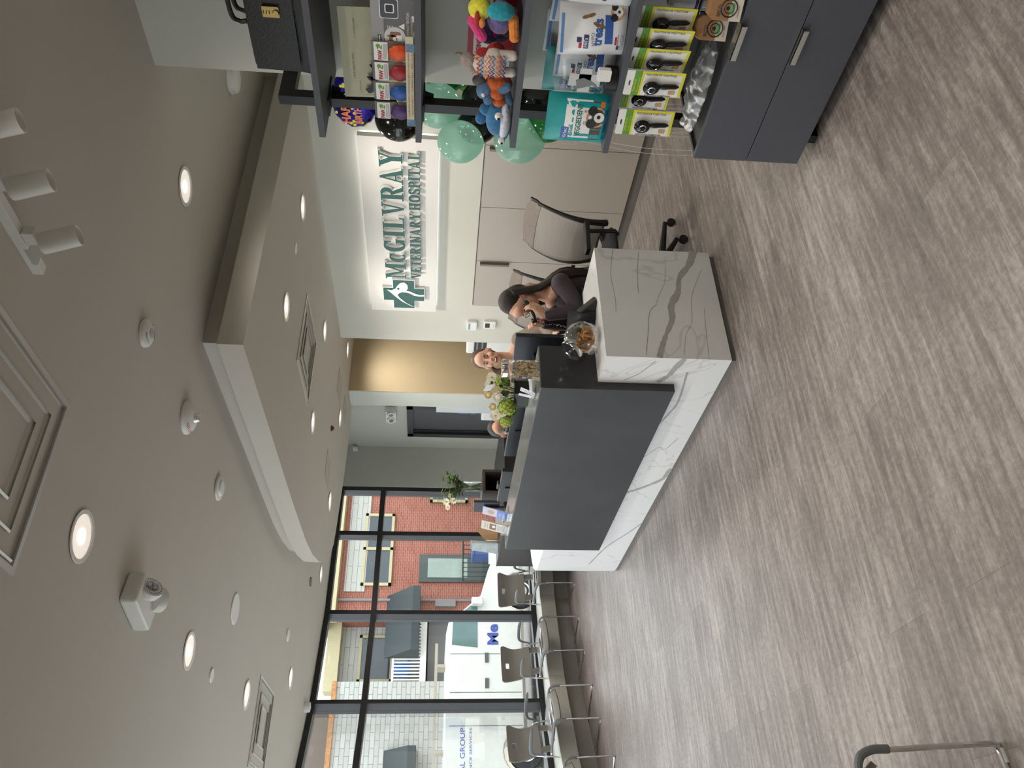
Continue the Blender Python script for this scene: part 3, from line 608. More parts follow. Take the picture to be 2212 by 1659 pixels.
# cat flap box
t = thing('cat_flap_box', 'grey cardboard pet door box reading CAUTION/ATTENTION with a cat photo', 'box', (2.87, 1.882, 1.7925))
b = MB(); b.box((0, -.34, 0), (.09, 0, .168)); obj('carton', b, mat('grey_carton', srgb(98, 98, 98), .5), t, bev=.001)
b = MB(); b.box((-.0006, -.34, .12), (0, 0, .168)); obj('pale_band', b, mat('pale_grey_print', srgb(150, 150, 152), .5), t)
b = MB(); b.box((-.0008, -.34, 0), (-.0002, -.19, .168)); obj('dark_end', b, mat('charcoal_print', srgb(42, 42, 46), .5), t)
b = MB(); b.text('CAUTION/ATTENTION', (-.0006, -.022, .021), UR, UZ, .0105, w=.115); b.prism([(-.0, 0), (.026, 0), (.013, .022)], .0006, (-.0006, -.066, .040), UR, UZ)
[b.box((-.0012, -.12, .006+.004*k), (-.0006, -.03, .0072+.004*k)) for k in range(3)]; [b.box((-.0012, -.08, .085+.006*k), (-.0006, -.05, .087+.006*k)) for k in range(4)]; b.box((-.0012, -.125, .002), (-.0006, -.10, .012)); obj('white_text', b, WHP, t)
b = MB(); b.prism(arc(0, 0, .041, 0, 2*PI, 32)[:-1], .0006, (-.0006, -.034, .078), UR, UZ); obj('photo_ring', b, WHP, t)
b = MB(); b.prism(arc(0, 0, .038, 0, 2*PI, 32)[:-1], .0006, (-.0011, -.034, .078), UR, UZ); obj('photo_back', b, mat('pale_blue_print', srgb(196, 200, 204), .5), t)
b = MB(); b.prism(arc(0, 0, .016, 0, 2*PI, 20)[:-1], .0006, (-.0016, -.026, .085), UR, UZ); b.prism([(-.018, .008), (-.013, .026), (-.004, .014)], .0006, (-.0016, -.026, .085), UR, UZ); b.prism([(.018, .008), (.013, .026), (.004, .014)], .0006, (-.0016, -.026, .085), UR, UZ); b.prism(rrect(.008, -.03, .030, .012, .008), .0006, (-.0016, -.026, .085), UR, UZ); obj('photo_cat', b, BRN, t)
b = MB(); b.prism(arc(0, 0, .009, 0, 2*PI, 16)[:-1], .0006, (-.0022, -.026, .078), UR, UZ); b.prism(rrect(-.012, -.036, .012, -.012, .006), .0006, (-.0022, -.03, .085), UR, UZ); obj('photo_cat_white', b, WHP, t)
b = MB(); b.prism(rrect(-.04, -.036, .04, .036, .01), .0006, (-.0012, -.15, .098), UR, UZ); obj('flap_border', b, WHP, t)
b = MB(); b.prism(rrect(-.037, -.033, .037, .033, .009), .0006, (-.0018, -.15, .098), UR, UZ); obj('flap_print', b, mat('black_violet_print', srgb(34, 28, 42), .3), t)
b = MB(); b.prism(rrect(-.017, -.02, .02, .016, .006), .0006, (-.0024, -.15, .098), UR, UZ); obj('flap_window_border', b, WHP, t)
b = MB(); b.prism(rrect(-.013, -.016, .016, .012, .005), .0006, (-.003, -.15, .098), UR, UZ); obj('flap_window', b, DK, t)
b = MB(); b.prism([(-.02, -.006), (.02, -.006), (.017, 0), (.02, .006), (-.02, .006), (-.017, 0)], .0006, (-.0012, -.022, .138), UR, UZ); obj('brand_badge', b, mat('dark_teal_print', srgb(20, 70, 66), .5), t)
b = MB(); b.text('PetSafe', (-.0018, -.005, .1355), UR, UZ, .006, w=.032, bold=.03); obj('brand_text', b, WHP, t)
# briefcase
LEA = mat('black_leather', srgb(24, 24, 27), .42, scale=120, var=.2, bump=.15)
t = thing('briefcase', 'black leather briefcase with a brass combination lock on the top shelf', 'briefcase', (2.90, 1.72, 2.2045))
def bc(a, c):     # front shell: a across, c up
    y = .335-a*.67; z = .232*c; dy = .05*(1-c)*(1 if a < .5 else -1)*(abs(a-.5)*2)**3
    return (-.012-.03*math.sin(PI*a)**.4*(1-c*.7)+.012*math.sin(7*a)*(1-c), y*(.90+.10*(1-c)**1.5), z)
b = MB(); b.grid(lambda a, c: bc(1-a, c), 20, 10); b.grid(lambda a, c: (.11-.02*c, bc(a, c)[1]*.98, bc(a, c)[2]), 12, 6)
b.grid(lambda a, c: ((-.012+.122*a)-.0*c, bc(0, c)[1]*(1-.02*a)-.022*math.sin(PI*a)*(1-c*.4), .232*c), 8, 8); b.grid(lambda a, c: ((-.012+.122*(1-a)), bc(1, c)[1]*(1-.02*(1-a))+.022*math.sin(PI*a)*(1-c*.4), .232*c), 8, 8)
obj('body', b, LEA, t, smooth=True)
b = MB(); b.grid(lambda a, c: (-.045+.03*math.sin(PI*c*.5)*0+(.15*c) if c > .45 else -.048+.012*c, .30-.60*a, (.235-.19*(.45-c)/.45) if c <= .45 else .235+.008*math.sin(PI*(c-.45)/.55)), 14, 12, t=.006); obj('flap', b, LEA, t, smooth=True)
for x in (-.012, .06):
    b = MB(); b.tube(bez([(x, .115, .235), (x, .118, .262), (x, .095, .287), (x, 0, .292), (x, -.095, .287), (x, -.118, .262), (x, -.115, .235)], 36), .0095, 10); obj('handle', b, LEA, t, smooth=True)
b = MB(); b.prism(rrect(-.022, -.032, .022, .032, .004), .003, (-.053, .045, .128), UR, UZ); lk = obj('lock_plate', b, mat('brass', (.36, .26, .10), .3, metal=1), t, bev=.0008)
b = MB(); [b.cb((-.0565, .045, .128+.008+.011*k-.004), (.001, .014, .0035)) for k in range(3)]; obj('lock_slots', b, DK, lk)
b = MB(); b.lathe([(.001, .006), (.010, .006), (.012, .002), (.012, 0)], (-.056, .045, .108), 20, (-1, 0, 0)); obj('lock_knob', b, mat('brass', None), lk, smooth=True)
# grooming brush packs hanging under the third shelf
def brush_pack(x, y, z, rz, label):
    t = thing('brush_pack', label, 'brush pack', (x, y, z), rz, 'grooming brush packs hanging under the third shelf')
    b = MB(); b.prism(rrect(-.058, -.24, .058, 0, .006), .0015, (0, 0, 0), UR, UZ); obj('card', b, WHP, t)
    b = MB(); b.box((-.0022, -.058, -.062), (-.0015, .058, -.032)); obj('green_band', b, GRN, t)
    b = MB(); b.prism([(-.058, -.062), (-.058, -.07), (.03, -.07), (.05, -.24), (.058, -.24), (.058, -.062)], .0006, (-.0016, 0, 0), UR, UZ); b.box((-.0024, -.058, -.24), (-.0016, .058, -.229)); b.box((-.0024, -.0579, -.07), (-.0016, .058, -.062)); obj('yellow_trim', b, YEL, t)
    b = MB(); b.prism(rrect(-.052, -.226, .046, -.072, .004), .0006, (-.0022, 0, 0), UR, UZ); obj('white_field', b, WHP, t)
    b = MB(); b.text('SOLUTION DE TOILETTAGE', (-.0030, -.040, -.078), (0, 0, -1), (0, -1, 0), .008, w=.125, bold=.01)
    b.text('GROOMING SOLUTION', (-.0030, .050, -.20), (0, 0, 1), (0, 1, 0), .007, w=.11, bold=.02)
    b.prism([(-.012, 0), (.012, 0), (.012, .004), (.004, .006), (-.004, .006), (-.012, .004)], .0008, (-.0018, 0, -.02), UR, UZ); obj('lettering', b, DK, t)
    b = MB(); b.text('Slicker Brush', (-.0024, .04, -.044), UR, UZ, .009, w=.06, bold=.01); b.text('Brosse a lustrer', (-.0024, .04, -.058), UR, UZ, .008, w=.07); obj('green_band_text', b, YEL, t)
    b = MB(); b.ell((-.018, .008, -.108), (.016, .030, .035), 20, 14); obj('brush_head', b, mat('glossy_black_plastic', srgb(20, 21, 24), .12), t, smooth=True)
    b = MB(); b.tube([(-.034+.003*abs(math.sin(a)), .008+.014*math.cos(a), -.108+.014*math.sin(a)) for a in [2*PI*i/16 for i in range(16)]], .0016, 6, closed=True); obj('brush_button', b, CHROME, t)
    b = MB(); b.tube(bez([(-.012, .006, -.13), (-.014, .002, -.16), (-.013, .0, -.19), (-.012, .0, -.222)], 12), [.008]*3+[.010, .011, .011, .0105, .010, .010, .010, .010, .007, .003][:10], 12); obj('brush_handle', b, BLACK, t, smooth=True)
    b = MB(); b.prism(rrect(-.044, -.215, -.024, -.186, .004), .0006, (-.0028, 0, 0), UR, UZ); obj('photo_dog', b, TAN, t)
    b = MB(); b.tube([(-.006, 0, -.018), (.03, 0, -.014), (.03, 0, .0)], .0014, 6); b.box((.02, -.004, .0), (.04, .004, .0015)); obj('hook', b, CHROME, t)
    return t
brush_pack(2.782, 2.113, .9375, .12, 'grooming brush pack frontmost and furthest left, at the open end of the third shelf')
brush_pack(2.80, 1.935, .9375, -.03, 'grooming brush pack hanging frontmost in the middle of the row')
brush_pack(2.93, 2.09, .9375, .05, 'grooming brush pack hanging behind, between the two frontmost packs')
brush_pack(2.84, 1.85, .9375, -.25, 'grooming brush pack right behind the middle one, turned slightly away')
brush_pack(2.86, 1.78, .9375, -.2, 'grooming brush pack hanging second from the right of the row')
brush_pack(2.90, 1.715, .9375, -.15, 'grooming brush pack at the right end of the row, mostly hidden under the shelf')
# things on the drawer cabinet
def poo_box(x, y, z, rz, label):
    t = thing('carton', label, 'box', (x, y, z), rz, 'kraft bag boxes'); K = mat('kraft_card', srgb(166, 124, 86), .6, scale=60, var=.06)
    b = MB(); b.prism([(-.045, 0), (.045, 0), (.045, .105), (.030, .125), (-.030, .125), (-.045, .105)], .05, (.03, 0, 0), UR, UZ); obj('carton_body', b, [K], t, bev=.001)
    b = MB(); b.box((-.0207, -.045, .0005), (-.02, .045, .045)); b.box((.0, -.0457, .0005), (.03, -.045, .045)) if False else b.box((-.0195, -.0457, .0005), (.0295, -.045, .045)); obj('cream_panel', b, mat('cream_print', srgb(226, 216, 200), .6), t)
    b = MB(); b.text('BECO', (-.0207, .03, .082), UR, UZ, .013, w=.04); b.text('FOR ALL DOGS', (-.0212, .03, .012), UR, UZ, .004, w=.04)
    b.tube([(-.0214, .031*math.cos(a), .052+.031*math.sin(a)) for a in [2*PI*i/28 for i in range(28)]], .0025, 4, closed=True); b.tube([(-.0214, .018*math.cos(a), .052+.018*math.sin(a)) for a in [2*PI*i/24 for i in range(24)]], .0014, 4, closed=True); b.prism(arc(0, 0, .008, 0, 2*PI, 6)[:-1], .0006, (-.0210, .0, .056), UR, UZ); obj('dark_print', b, DK, t)
    b = MB(); b.prism(arc(0, 0, .014, PI, 2*PI, 12), .0006, (-.0209, .0, .050), UR, UZ); b.prism(rrect(-.022, -.02, .02, -.002, .008), .0006, (-.0207, -.0, .050), UR, UZ); obj('green_print', b, mat('leaf_green_print', srgb(120, 176, 122), .5), t)
poo_box(2.90, 1.735, .5605, .45, 'kraft cardboard box of dog bags on the drawer cabinet, the whole one')
poo_box(2.82, 1.60, .5605, .3, 'kraft cardboard box of dog bags cut off at the top edge of the picture')
t = thing('spray_bottle', 'white trigger spray bottle with purple label in a black wire basket', 'bottle', (3.05, 1.705, .565))
b = MB(); b.lathe([(.001, 0), (.038, 0), (.041, .01), (.041, .12), (.034, .145), (.018, .16), (.016, .175)], n=32); obj('bottle_body', b, mat('white_bottle_plastic', srgb(214, 216, 226), .35), t, smooth=True)
b = MB(); b.lathe([(.0415, .03), (.0417, .031), (.0417, .115), (.0415, .116)], n=32); obj('label_sleeve', b, WHP, t, smooth=True)
b = MB(); b.lathe([(.042, .03), (.042, .038)], n=32); b.lathe([(.042, .10), (.042, .112)], n=32); b.text('Douxo Alday', (-.0425, .03, .08), UR, UZ, .011, w=.05); obj('label_print', b, PUR, t)
b = MB(); b.cyl((0, 0, .172), (0, 0, .20), .017); b.box((-.05, -.012, .20), (.03, .012, .225)); b.tube([(-.045, 0, .205), (-.035, 0, .185), (-.04, 0, .165)], .006); b.cyl((-.05, 0, .214), (-.066, 0, .214), .006); obj('trigger', b, WHITE, t, bev=.003)
t = thing('spray_bottle', 'second white spray bottle standing behind the first, only its nozzle showing', 'bottle', (3.15, 1.64, .565))
b = MB(); b.lathe([(.001, 0), (.036, 0), (.04, .01), (.04, .15), (.02, .18), (.016, .20)], n=24); obj('bottle_body', b, mat('white_bottle_plastic', None), t, smooth=True)
b = MB(); b.cyl((0, 0, .195), (0, 0, .22), .017); b.box((-.05, -.012, .22), (.03, .012, .245)); obj('trigger', b, WHITE, t, bev=.003)
t = thing('wire_basket', 'small black wire basket holding the spray bottle', 'basket', (3.06, 1.68, .5605))
b = MB()
for i in range(7): y = -.12+.24*i/6; b.tube([(-.06, y, .10), (-.05, y*.9, 0), (.05, y*.9, 0), (.06, y, .10)], .0016, 5)
for i in range(5): x = -.05+.1*i/4; b.tube([(x, -.12, .10), (x, -.108, 0), (x, .108, 0), (x, .12, .10)], .0016, 5)
for z, k in ((.03, .85), (.065, .93)): b.tube([(-.055*k-.005, -.12*k, z), (.055*k+.005, -.12*k, z), (.055*k+.005, .12*k, z), (-.055*k-.005, .12*k, z)], .0016, 5, closed=True)
b.tube([(-.06, -.12, .10), (.06, -.12, .10), (.06, .12, .10), (-.06, .12, .10)], .004, 6, closed=True); obj('wires', b, BLKM, t)
b = MB(); b.tube(bez([(-.03, .12, .10), (-.03, .15, .085), (0, .16, .08), (.03, .15, .085), (.03, .12, .10)], 16), .004, 6); obj('handle', b, BLKM, t)
b = MB()
def bagf(a, c):
    y = -.2+.4*a; w = .055+.03*math.sin(PI*a); x = -w+2*w*c; z = .008+(.052*math.sin(PI*c)**.7)*(.55+.45*math.sin(PI*a)); k = noise.noise(Vector((a*9, c*7, 0)))
    return (x+.02*k, y+.01*k, max(.002, z+.018*noise.noise(Vector((a*14, c*5, 3)))))
b.grid(bagf, 40, 18); b.grid(lambda a, c: (lambda p: (p[0]*.9, p[1]*.97, .001))(bagf(a, c)), 10, 6)
obj('plastic_bag', b, glassmat('milky_film', (.62, .64, .65), 0, .4, .6), smooth=True, ang=60, loc=(2.94, 2.03, .5605), label='crumpled clear plastic bag lying along the drawer cabinet top', cat='plastic bag')
# ---------------------------------------------------------------- hospital sign on the wall
SX = 5.078
t = thing('wall_sign', 'white backlit panel with green raised letters of the veterinary hospital and a cross logo', 'sign', (5.14, 5.21, 2.04))
def L(x, y, z): return (x-5.14, y-5.21, z-2.04)
b = MB(); b.box(L(SX, 4.133, 1.724), L(5.128, 6.289, 2.366)); obj('panel', b, mat('white_sign_board', srgb(226, 222, 216), .5, var=.01), t, bev=.001)
LED = mat('led_strip', (.9, .95, 1), .4, emit=(.85, .93, 1), estr=9)
b = MB(); b.box(L(5.129, 4.16, 2.335), L(5.138, 6.26, 2.345)); b.box(L(5.129, 4.16, 1.742), L(5.138, 6.26, 1.752)); b.box(L(5.129, 4.15, 1.75), L(5.138, 4.157, 2.34)); obj('led_strip', b, LED, t)
GREEN = mat('deep_green_letter', srgb(32, 84, 76), .4, var=.03); WLET = mat('white_letter_edge', srgb(240, 242, 240), .4)
# slab-serif glyphs drawn as strokes in a box 1 high; g thickens every stroke for the white backing
def glyph(ch, g):
    st = .19; th = .075; sf = .09; P = []
    def R(x0, y0, x1, y1): P.append([(x0-g, y0-g), (x1+g, y0-g), (x1+g, y1+g), (x0-g, y1+g)])
    def Q(pts):           # convex quad grown by g
        c = (sum(p[0] for p in pts)/4, sum(p[1] for p in pts)/4); P.append([(p[0]+math.copysign(g, p[0]-c[0]), p[1]+math.copysign(g, p[1]-c[1])) for p in pts])
    def A(cx, cy, rx, ry, a0, a1, w0, w1, n=14):     # arc stroke, w0 at its sides, w1 at top and bottom
        for i in range(n):
            a = a0+(a1-a0)*i/n; c = a0+(a1-a0)*(i+1)/n; q = []
            for an, s in ((a, 1), (c, 1), (c, -1), (a, -1)):
                w = (w0*abs(math.cos(an))+w1*abs(math.sin(an)))/2+g; q.append((cx+(rx+w*s)*math.cos(an), cy+(ry+w*s)*math.sin(an)))
            P.append(q)
    def stem(x, y0=0, y1=1, s0=1, s1=1):
        R(x, y0, x+st, y1)
        if s0: R(x-sf, y0, x+st+sf, y0+.06)
        if s1: R(x-sf, y1-.06, x+st+sf, y1)
    if ch == 'I': stem(.09); W = .37
    elif ch == 'L': stem(.09); R(.09, 0, .56, .075); Q([(.48, 0), (.56, 0), (.575, .24), (.53, .24)]); W = .6
    elif ch == 'T': stem(.22, s1=0); R(.02, .925, .61, 1); Q([(.01, .74), (.05, .74), (.10, 1), (.02, 1)]); Q([(.58, .74), (.62, .74), (.61, 1), (.53, 1)]); W = .63
    elif ch == 'E': stem(.09); R(.09, 0, .54, .075); R(.09, .925, .52, 1); R(.2, .47, .42, .54); R(.40, .38, .44, .63); Q([(.48, 0), (.55, 0), (.57, .24), (.52, .24)]); Q([(.50, .76), (.54, .76), (.53, 1), (.46, 1)]); W = .6
    elif ch == 'H': stem(.09); stem(.50); R(.2, .46, .58, .54); W = .78
    elif ch == 'N': stem(.09, s1=0); R(0, .94, .2, 1); R(.56, 0, .62, 1); R(.48, .94, .70, 1); Q([(.50, 0), (.62, 0), (.26, 1), (.08, 1)]) if False else P.append([(.10-g, 1), (.26+g, 1), (.62+g, .0), (.50-g, .0)]); W = .72
    elif ch == 'M': R(.10, 0, .16, 1); R(.02, 0, .25, .06); R(0, .94, .2, 1); R(.66, 0, .66+st, 1); R(.58, 0, .66+st+sf, .06); R(.76, .94, .66+st+sf, 1); P.append([(.10-g, 1), (.27+g, 1), (.49+g, .12), (.41-g, .12)]); P.append([(.41-g, .12), (.47+g, .12), (.80+g, 1), (.70-g, 1)]); W = .96
    elif ch == 'V': P.append([(.07-g, 1), (.27+g, 1), (.41+g, 0-g), (.33-g, 0-g)]); P.append([(.36-g, 0-g), (.42+g, 0-g), (.62+g, 1), (.55-g, 1)]); R(0, .94, .33, 1); R(.46, .94, .70, 1); W = .70
    elif ch == 'A': P.append([(.07-g, 0), (.13+g, 0), (.36+g, 1+g), (.30-g, 1+g)]); P.append([(.28-g, 1+g), (.38+g, 1+g), (.64+g, 0), (.44-g, 0)]); R(0, 0, .22, .06); R(.37, 0, .72, .06); R(.16, .28, .5, .35); W = .72
    elif ch == 'Y': R(.26, 0, .26+st, .5); R(.17, 0, .54, .06); P.append([(.04-g, 1), (.24+g, 1), (.45+g, .44), (.26-g, .44)]); P.append([(.36-g, .46), (.42+g, .46), (.62+g, 1), (.55-g, 1)]); R(0, .94, .31, 1); R(.46, .94, .70, 1); W = .70
    elif ch in 'RP':
        stem(.09); A(.33, .74, .20, .22, -PI/2, PI/2, .17, .075); R(.2, .925, .36, 1); R(.2, .485, .36, .555); W = .62
        if ch == 'R': P.append([(.30-g, .50), (.44+g, .52), (.66+g, 0), (.47-g, 0)]); R(.52, 0, .72, .06); W = .72
    elif ch == 'O': A(.34, .5, .25, .46, 0, 2*PI, .19, .08, 28); W = .68
    elif ch in 'GC': 
        A(.35, .5, .25, .46, .28*PI, 1.72*PI, .19, .08, 22); R(.53, .66, .565, 1); W = .66
        if ch == 'G': R(.47, .02, .47+.15, .42); R(.40, .38, .70, .44); W = .72
    elif ch == 'S': A(.30, .735, .19, .225, .12*PI, 1.35*PI, .15, .09); A(.30, .265, .19, .225, -.88*PI, .38*PI, .15, .09); P.append([(.13-g, .60), (.20, .68+g), (.47+g, .40), (.40, .32-g)]); R(.44, .68, .475, .99); R(.09, .01, .125, .32); W = .58
    else: W = .3
    return P, W
def word(txt, y0, y1, z0, z1, sizes=None):
    """letters from y0 down to y1, baseline z0"""
    H = z1-z0; ws = []; tot = 0
    for i, ch in enumerate(txt):
        k = (sizes or {}).get(i, 1); W = glyph(ch.upper(), 0)[1]*k; ws.append(W); tot += W+.06
    sx = (y0-y1)/(tot-.06); y = y0
    for i, ch in enumerate(txt):
        k = (sizes or {}).get(i, 1)
        if ch != ' ':
            par = None
            for g, x0, th, m, nm in ((.022, SX-.030, .026, WLET, 'letter'), (0.0, SX-.0335, .0035, GREEN, 'letter_face')):
                b = MB(); P, W = glyph(ch.upper(), g)
                for n_, q in enumerate(P): b.prism([(p[0]*k*sx, p[1]*k*H) for p in q], th+n_*3e-5, Vector(L(x0+th, y, z0)), UR, UZ)
                o = obj(nm, b, m, par or t); par = par or o
        y -= (ws[i]+.06)*sx
word('MCGILVRAY', 5.767, 4.238, 2.013, 2.203, {1: .76})
word('VETERINARY', 5.757, 4.902, 1.872, 1.968)
word('HOSPITAL', 4.872, 4.252, 1.874, 1.970)
def Z2(x, y): p = atx(700+x/3.687, 250+y/3.687, SX-.03); return p
for g, x0, th, m, nm in ((.008, SX-.030, .026, WLET, 'logo_backing'), (0, SX-.0335, .0035, GREEN, 'logo_cross')):
    b = MB(); yl, yr, zt, zb = 6.20, 5.79, 2.235, 1.842; w = (yl-yr)*.335; h = (zt-zb)*.335; yc = (yl+yr)/2; zc = (zt+zb)/2
    b.box(L(x0, yr-g, zc-h/2-.035-g), L(x0+th, yl+g, zc+h/2+.035+g)); b.box(L(x0, yc-w/2-.02-g, zc+h/2+.0351+g), L(x0+th, yc+w/2+.02+g, zt+g)); b.box(L(x0, yc-w/2-.02-g, zb-g), L(x0+th, yc+w/2+.02+g, zc-h/2-.0351-g)); obj(nm, b, m, t)
D = [(500, 1380), (540, 1386), (568, 1374), (584, 1350), (608, 1328), (640, 1324), (664, 1345), (668, 1372), (655, 1388), (690, 1398), (720, 1412), (760, 1424), (797, 1424), (797, 1436), (755, 1436), (716, 1428), (685, 1412), (655, 1404), (625, 1400), (600, 1408), (585, 1422), (605, 1448), (655, 1486), (718, 1518), (700, 1514), (620, 1474), (565, 1432), (530, 1402)]
b = MB(); pts = [Z2(*p) for p in D]; b.prism([(5.21-p.y, p.z-2.04) for p in pts], .004, (SX-.0336-5.14, 0, 0), UR, UZ); obj('logo_dog', b, WLET, t)
b = MB()
for x, y, r in ((592, 1374, .012), (655, 1412, .005)): c = Z2(x, y); b.cyl((SX-.0375-5.14, c.y-5.21, c.z-2.04), (SX-.0390-5.14, c.y-5.21, c.z-2.04), r, n=14)
obj('logo_eyes', b, DK, t)
# thermostats, hallway things, door
t = thing('thermostat', 'upper white wall control with a small blue display beside the sign', 'thermostat', (5.14, 6.545, 1.345), 0, 'wall controls')
b = MB(); b.prism(rrect(-.068, -.052, .068, .052, .014), .035, (0, 0, 0), UR, UZ); obj('case', b, WHITE, t, bev=.006)
b = MB(); b.prism(rrect(-.05, .018, .05, .040, .003), .0012, (-.035, 0, 0), UR, UZ); obj('display', b, mat('pale_blue_lcd', srgb(120, 156, 178), .3), t)
t = thing('thermostat', 'lower white wall thermostat with a dark square display', 'thermostat', (5.14, 6.525, 1.16), 0, 'wall controls')
b = MB(); b.prism(rrect(-.058, -.062, .058, .062, .006), .026, (0, 0, 0), UR, UZ); obj('case', b, WHITE, t, bev=.003)
b = MB(); b.prism(rrect(-.038, .0, .034, .048, .002), .0012, (-.026, 0, 0), UR, UZ); obj('display', b, mat('dark_green_lcd', srgb(44, 52, 40), .3), t)
b = MB(); [b.cb((-.0268, .02-.02*k, -.04), (.001, .012, .01)) for k in range(3)]; obj('buttons', b, mat('pale_grey_plastic', None), t)
DG = mat('dark_grey_door_paint', srgb(64, 65, 68), .5); DF = mat('charcoal_door_frame', srgb(50, 50, 52), .5)
b = MB(); b.box((5.50, 8.78, 0), (5.558, 8.86, 2.09)); b.box((5.50, 9.49, 0), (5.558, 9.57, 2.09)); b.box((5.50, 8.78, 2.01), (5.558, 9.57, 2.09)); dr = struct('door_1', b, DF)
b = MB(); b.box((5.535, 8.86, 0), (5.555, 9.42, 2.01)); obj('leaf', b, DG, dr)
b = MB(); b.box((5.525, 9.42, 0), (5.557, 9.49, 2.01)); obj('side_strip', b, BLACK, dr)
t = thing('wall_emergency_light', 'white emergency light box with a round lamp above the dark door', 'emergency light', (5.56, 9.02, 2.30))
b = MB(); b.box((-.09, -.13, -.07), (0, .13, .07)); obj('housing', b, WHITE, t, bev=.008)
for y in (.03, -.115):
    ax = Vector((-.9, -.35 if y > 0 else -.1, -.2)).normalized(); b = MB(); b.lathe([(.02, 0), (.05, .01), (.05, .03), (.035, .035), (.001, .03)], (-.088, y+.02, 0), 24, ax); h = obj('lamp_head', b, WHITE, t, smooth=True)
    b = MB(); b.lathe([(.03, .036), (.001, .037)], (-.088, y+.02, 0), 20, ax); obj('lens', b, mat('grey_led_lens', None), h)
b = MB(); b.box((-.03, -.05, -.035), (0, .05, .035)); obj('wall_sensor', b, WHITE, loc=(5.50, 9.93, 2.83), label='small white sensor box in the far wall corner under the ceiling', cat='sensor', bev=.004)
t = thing('security_camera', 'white dome security camera with a black lens in the far ceiling corner', 'security camera', (5.2, 9.35, 3.0))
b = MB(); b.lathe([(.06, 0), (.06, -.03), (.05, -.05)], n=24); b.ell((0, 0, -.05), .05, 16, 10); obj('housing', b, WHITE, t, smooth=True)
b = MB(); b.ell((-.03, -.03, -.065), .026, 14, 10); obj('lens', b, BLACK, t, smooth=True)
t = thing('water_cooler', 'water dispenser with a blue bottle on top in front of the dark door', 'water cooler', (5.37, 8.47, 0))
b = MB(); b.box((-.15, -.16, 0), (.15, .16, 1.13)); obj('cabinet', b, WHITE, t, bev=.015)
b = MB(); b.lathe([(.03, .0), (.06, .03), (.135, .07), (.135, .14), (.125, .15), (.135, .16), (.135, .27), (.125, .28), (.135, .25), (.13, .30), (.10, .33), (.001, .335)], (0, 0, 1.13), 32); obj('bottle', b, glassmat('blue_bottle_plastic', (.45, .68, .92), .4, .05, .3), t, smooth=True)
t = thing('printer', 'white and black desktop printer on a white cabinet just inside the hallway', 'printer', (5.40, 7.05, 0))
b = MB(); b.box((0, -.16, 0), (.6, .42, 1.14)); obj('stand', b, WHITE, t)
b = MB(); b.box((.02, -.10, 1.14), (.45, .36, 1.28)); obj('paper_drawer', b, BLACK, t, bev=.006)
b = MB(); b.box((.0, -.12, 1.28), (.46, .38, 1.37)); obj('scanner_lid', b, WHITE, t, bev=.015)
b = MB(); b.box((.01, -.05, 1.24), (.02, .32, 1.26)); b.box((.01, -.05, 1.18), (.02, .32, 1.20)); obj('tray_slots', b, GRY, t)
b = MB(); b.box((-.02, -.12, .0), (.02, .12, .75)); obj('towel_dispenser', b, mat('silver_plastic', srgb(196, 198, 202), .25, metal=.3), loc=(5.17, 8.22, .95), label='slim silver strip on the end of the white wall beside the dark door', cat='wall dispenser')
# ---------------------------------------------------------------- things on the desk
JG = glassmat('jar_glass', (.95, .96, .95), .3)
BISC = mat('baked_biscuit', srgb(176, 128, 74), .7, scale=40, var=.18); KIB = mat('tan_kibble', srgb(204, 178, 138), .75, scale=60, var=.2)
def bone_mesh(name, m, L, W):
    b = MB(); n = 20; P = []
    for k in range(n): q = 2*PI*k/n; x = math.cos(q); y = math.sin(q); P.append((L*x*(.55+.45*abs(x)**3), W*y*(.55+.8*abs(x)**3)))
    b.prism(P, W*.8, (0, 0, -W*.4)); return obj(name, b, m, smooth=True, ang=50)
t = thing('biscuit_jar', 'round glass jar with a tilted chrome lid on the low marble counter', 'jar', (2.745, 3.60, .7455)); C0 = Vector((0, 0, .098)); AX = Vector((-.62, .12, .56)).normalized()
def jarf(a, c):
    q = 2*PI*a; U = AX.orthogonal().normalized(); V = AX.cross(U); th = .62+(PI-.62)*c; p = AX*math.cos(th)+(U*math.cos(q)+V*math.sin(q))*math.sin(th); p = C0+p*.108
    return (p.x, p.y, max(p.z, .0))
b = MB(); b.grid(jarf, 36, 22); obj('jar_body', b, JG, t, smooth=True)
b = MB(); b.lathe([(.066, .084), (.070, .086), (.070, .104), (.066, .110), (.062, .108)], C0, 40, AX); obj('lid_rim', b, CHROME, t, smooth=True)
b = MB(); b.lathe([(.066, .104), (.04, .108), (.001, .109)], C0, 40, AX); obj('lid', b, mat('dark_lid_glass', srgb(46, 48, 50), .12), t, smooth=True)
b = MB(); b.lathe([(.010, .108), (.006, .113), (.006, .128), (.016, .134), (.013, .139), (.001, .140)], C0, 20, AX); obj('lid_knob', b, CHROME, t, smooth=True)
proto = None; rnd = random.Random(11)
for i in range(58):
    for _ in range(60):
        p = Vector((rnd.uniform(-1, 1), rnd.uniform(-1, 1), rnd.uniform(-1, 1))) 
        if p.length < 1 and -.92 < p.z < .28-.25*p.x: break
    p = p*.083
    o = bone_mesh('dog_biscuit', BISC, .021, .011) if proto is None else proto.copy()
    if proto is None: proto = o
    else: COL.objects.link(o)
    o.location = Vector((2.745, 3.60, .7455))+C0+p; o.rotation_euler = (rnd.uniform(0, 6), rnd.uniform(0, 6), rnd.uniform(0, 6))
    setp(o, 'brown bone-shaped dog biscuit inside the round glass jar', 'dog biscuit', 'dog biscuits in the round jar')
t = thing('treat_canister', 'clear cylinder canister of tan treats with a chrome lid on the charcoal desk top', 'jar', (2.655, 3.79, 1.0845))
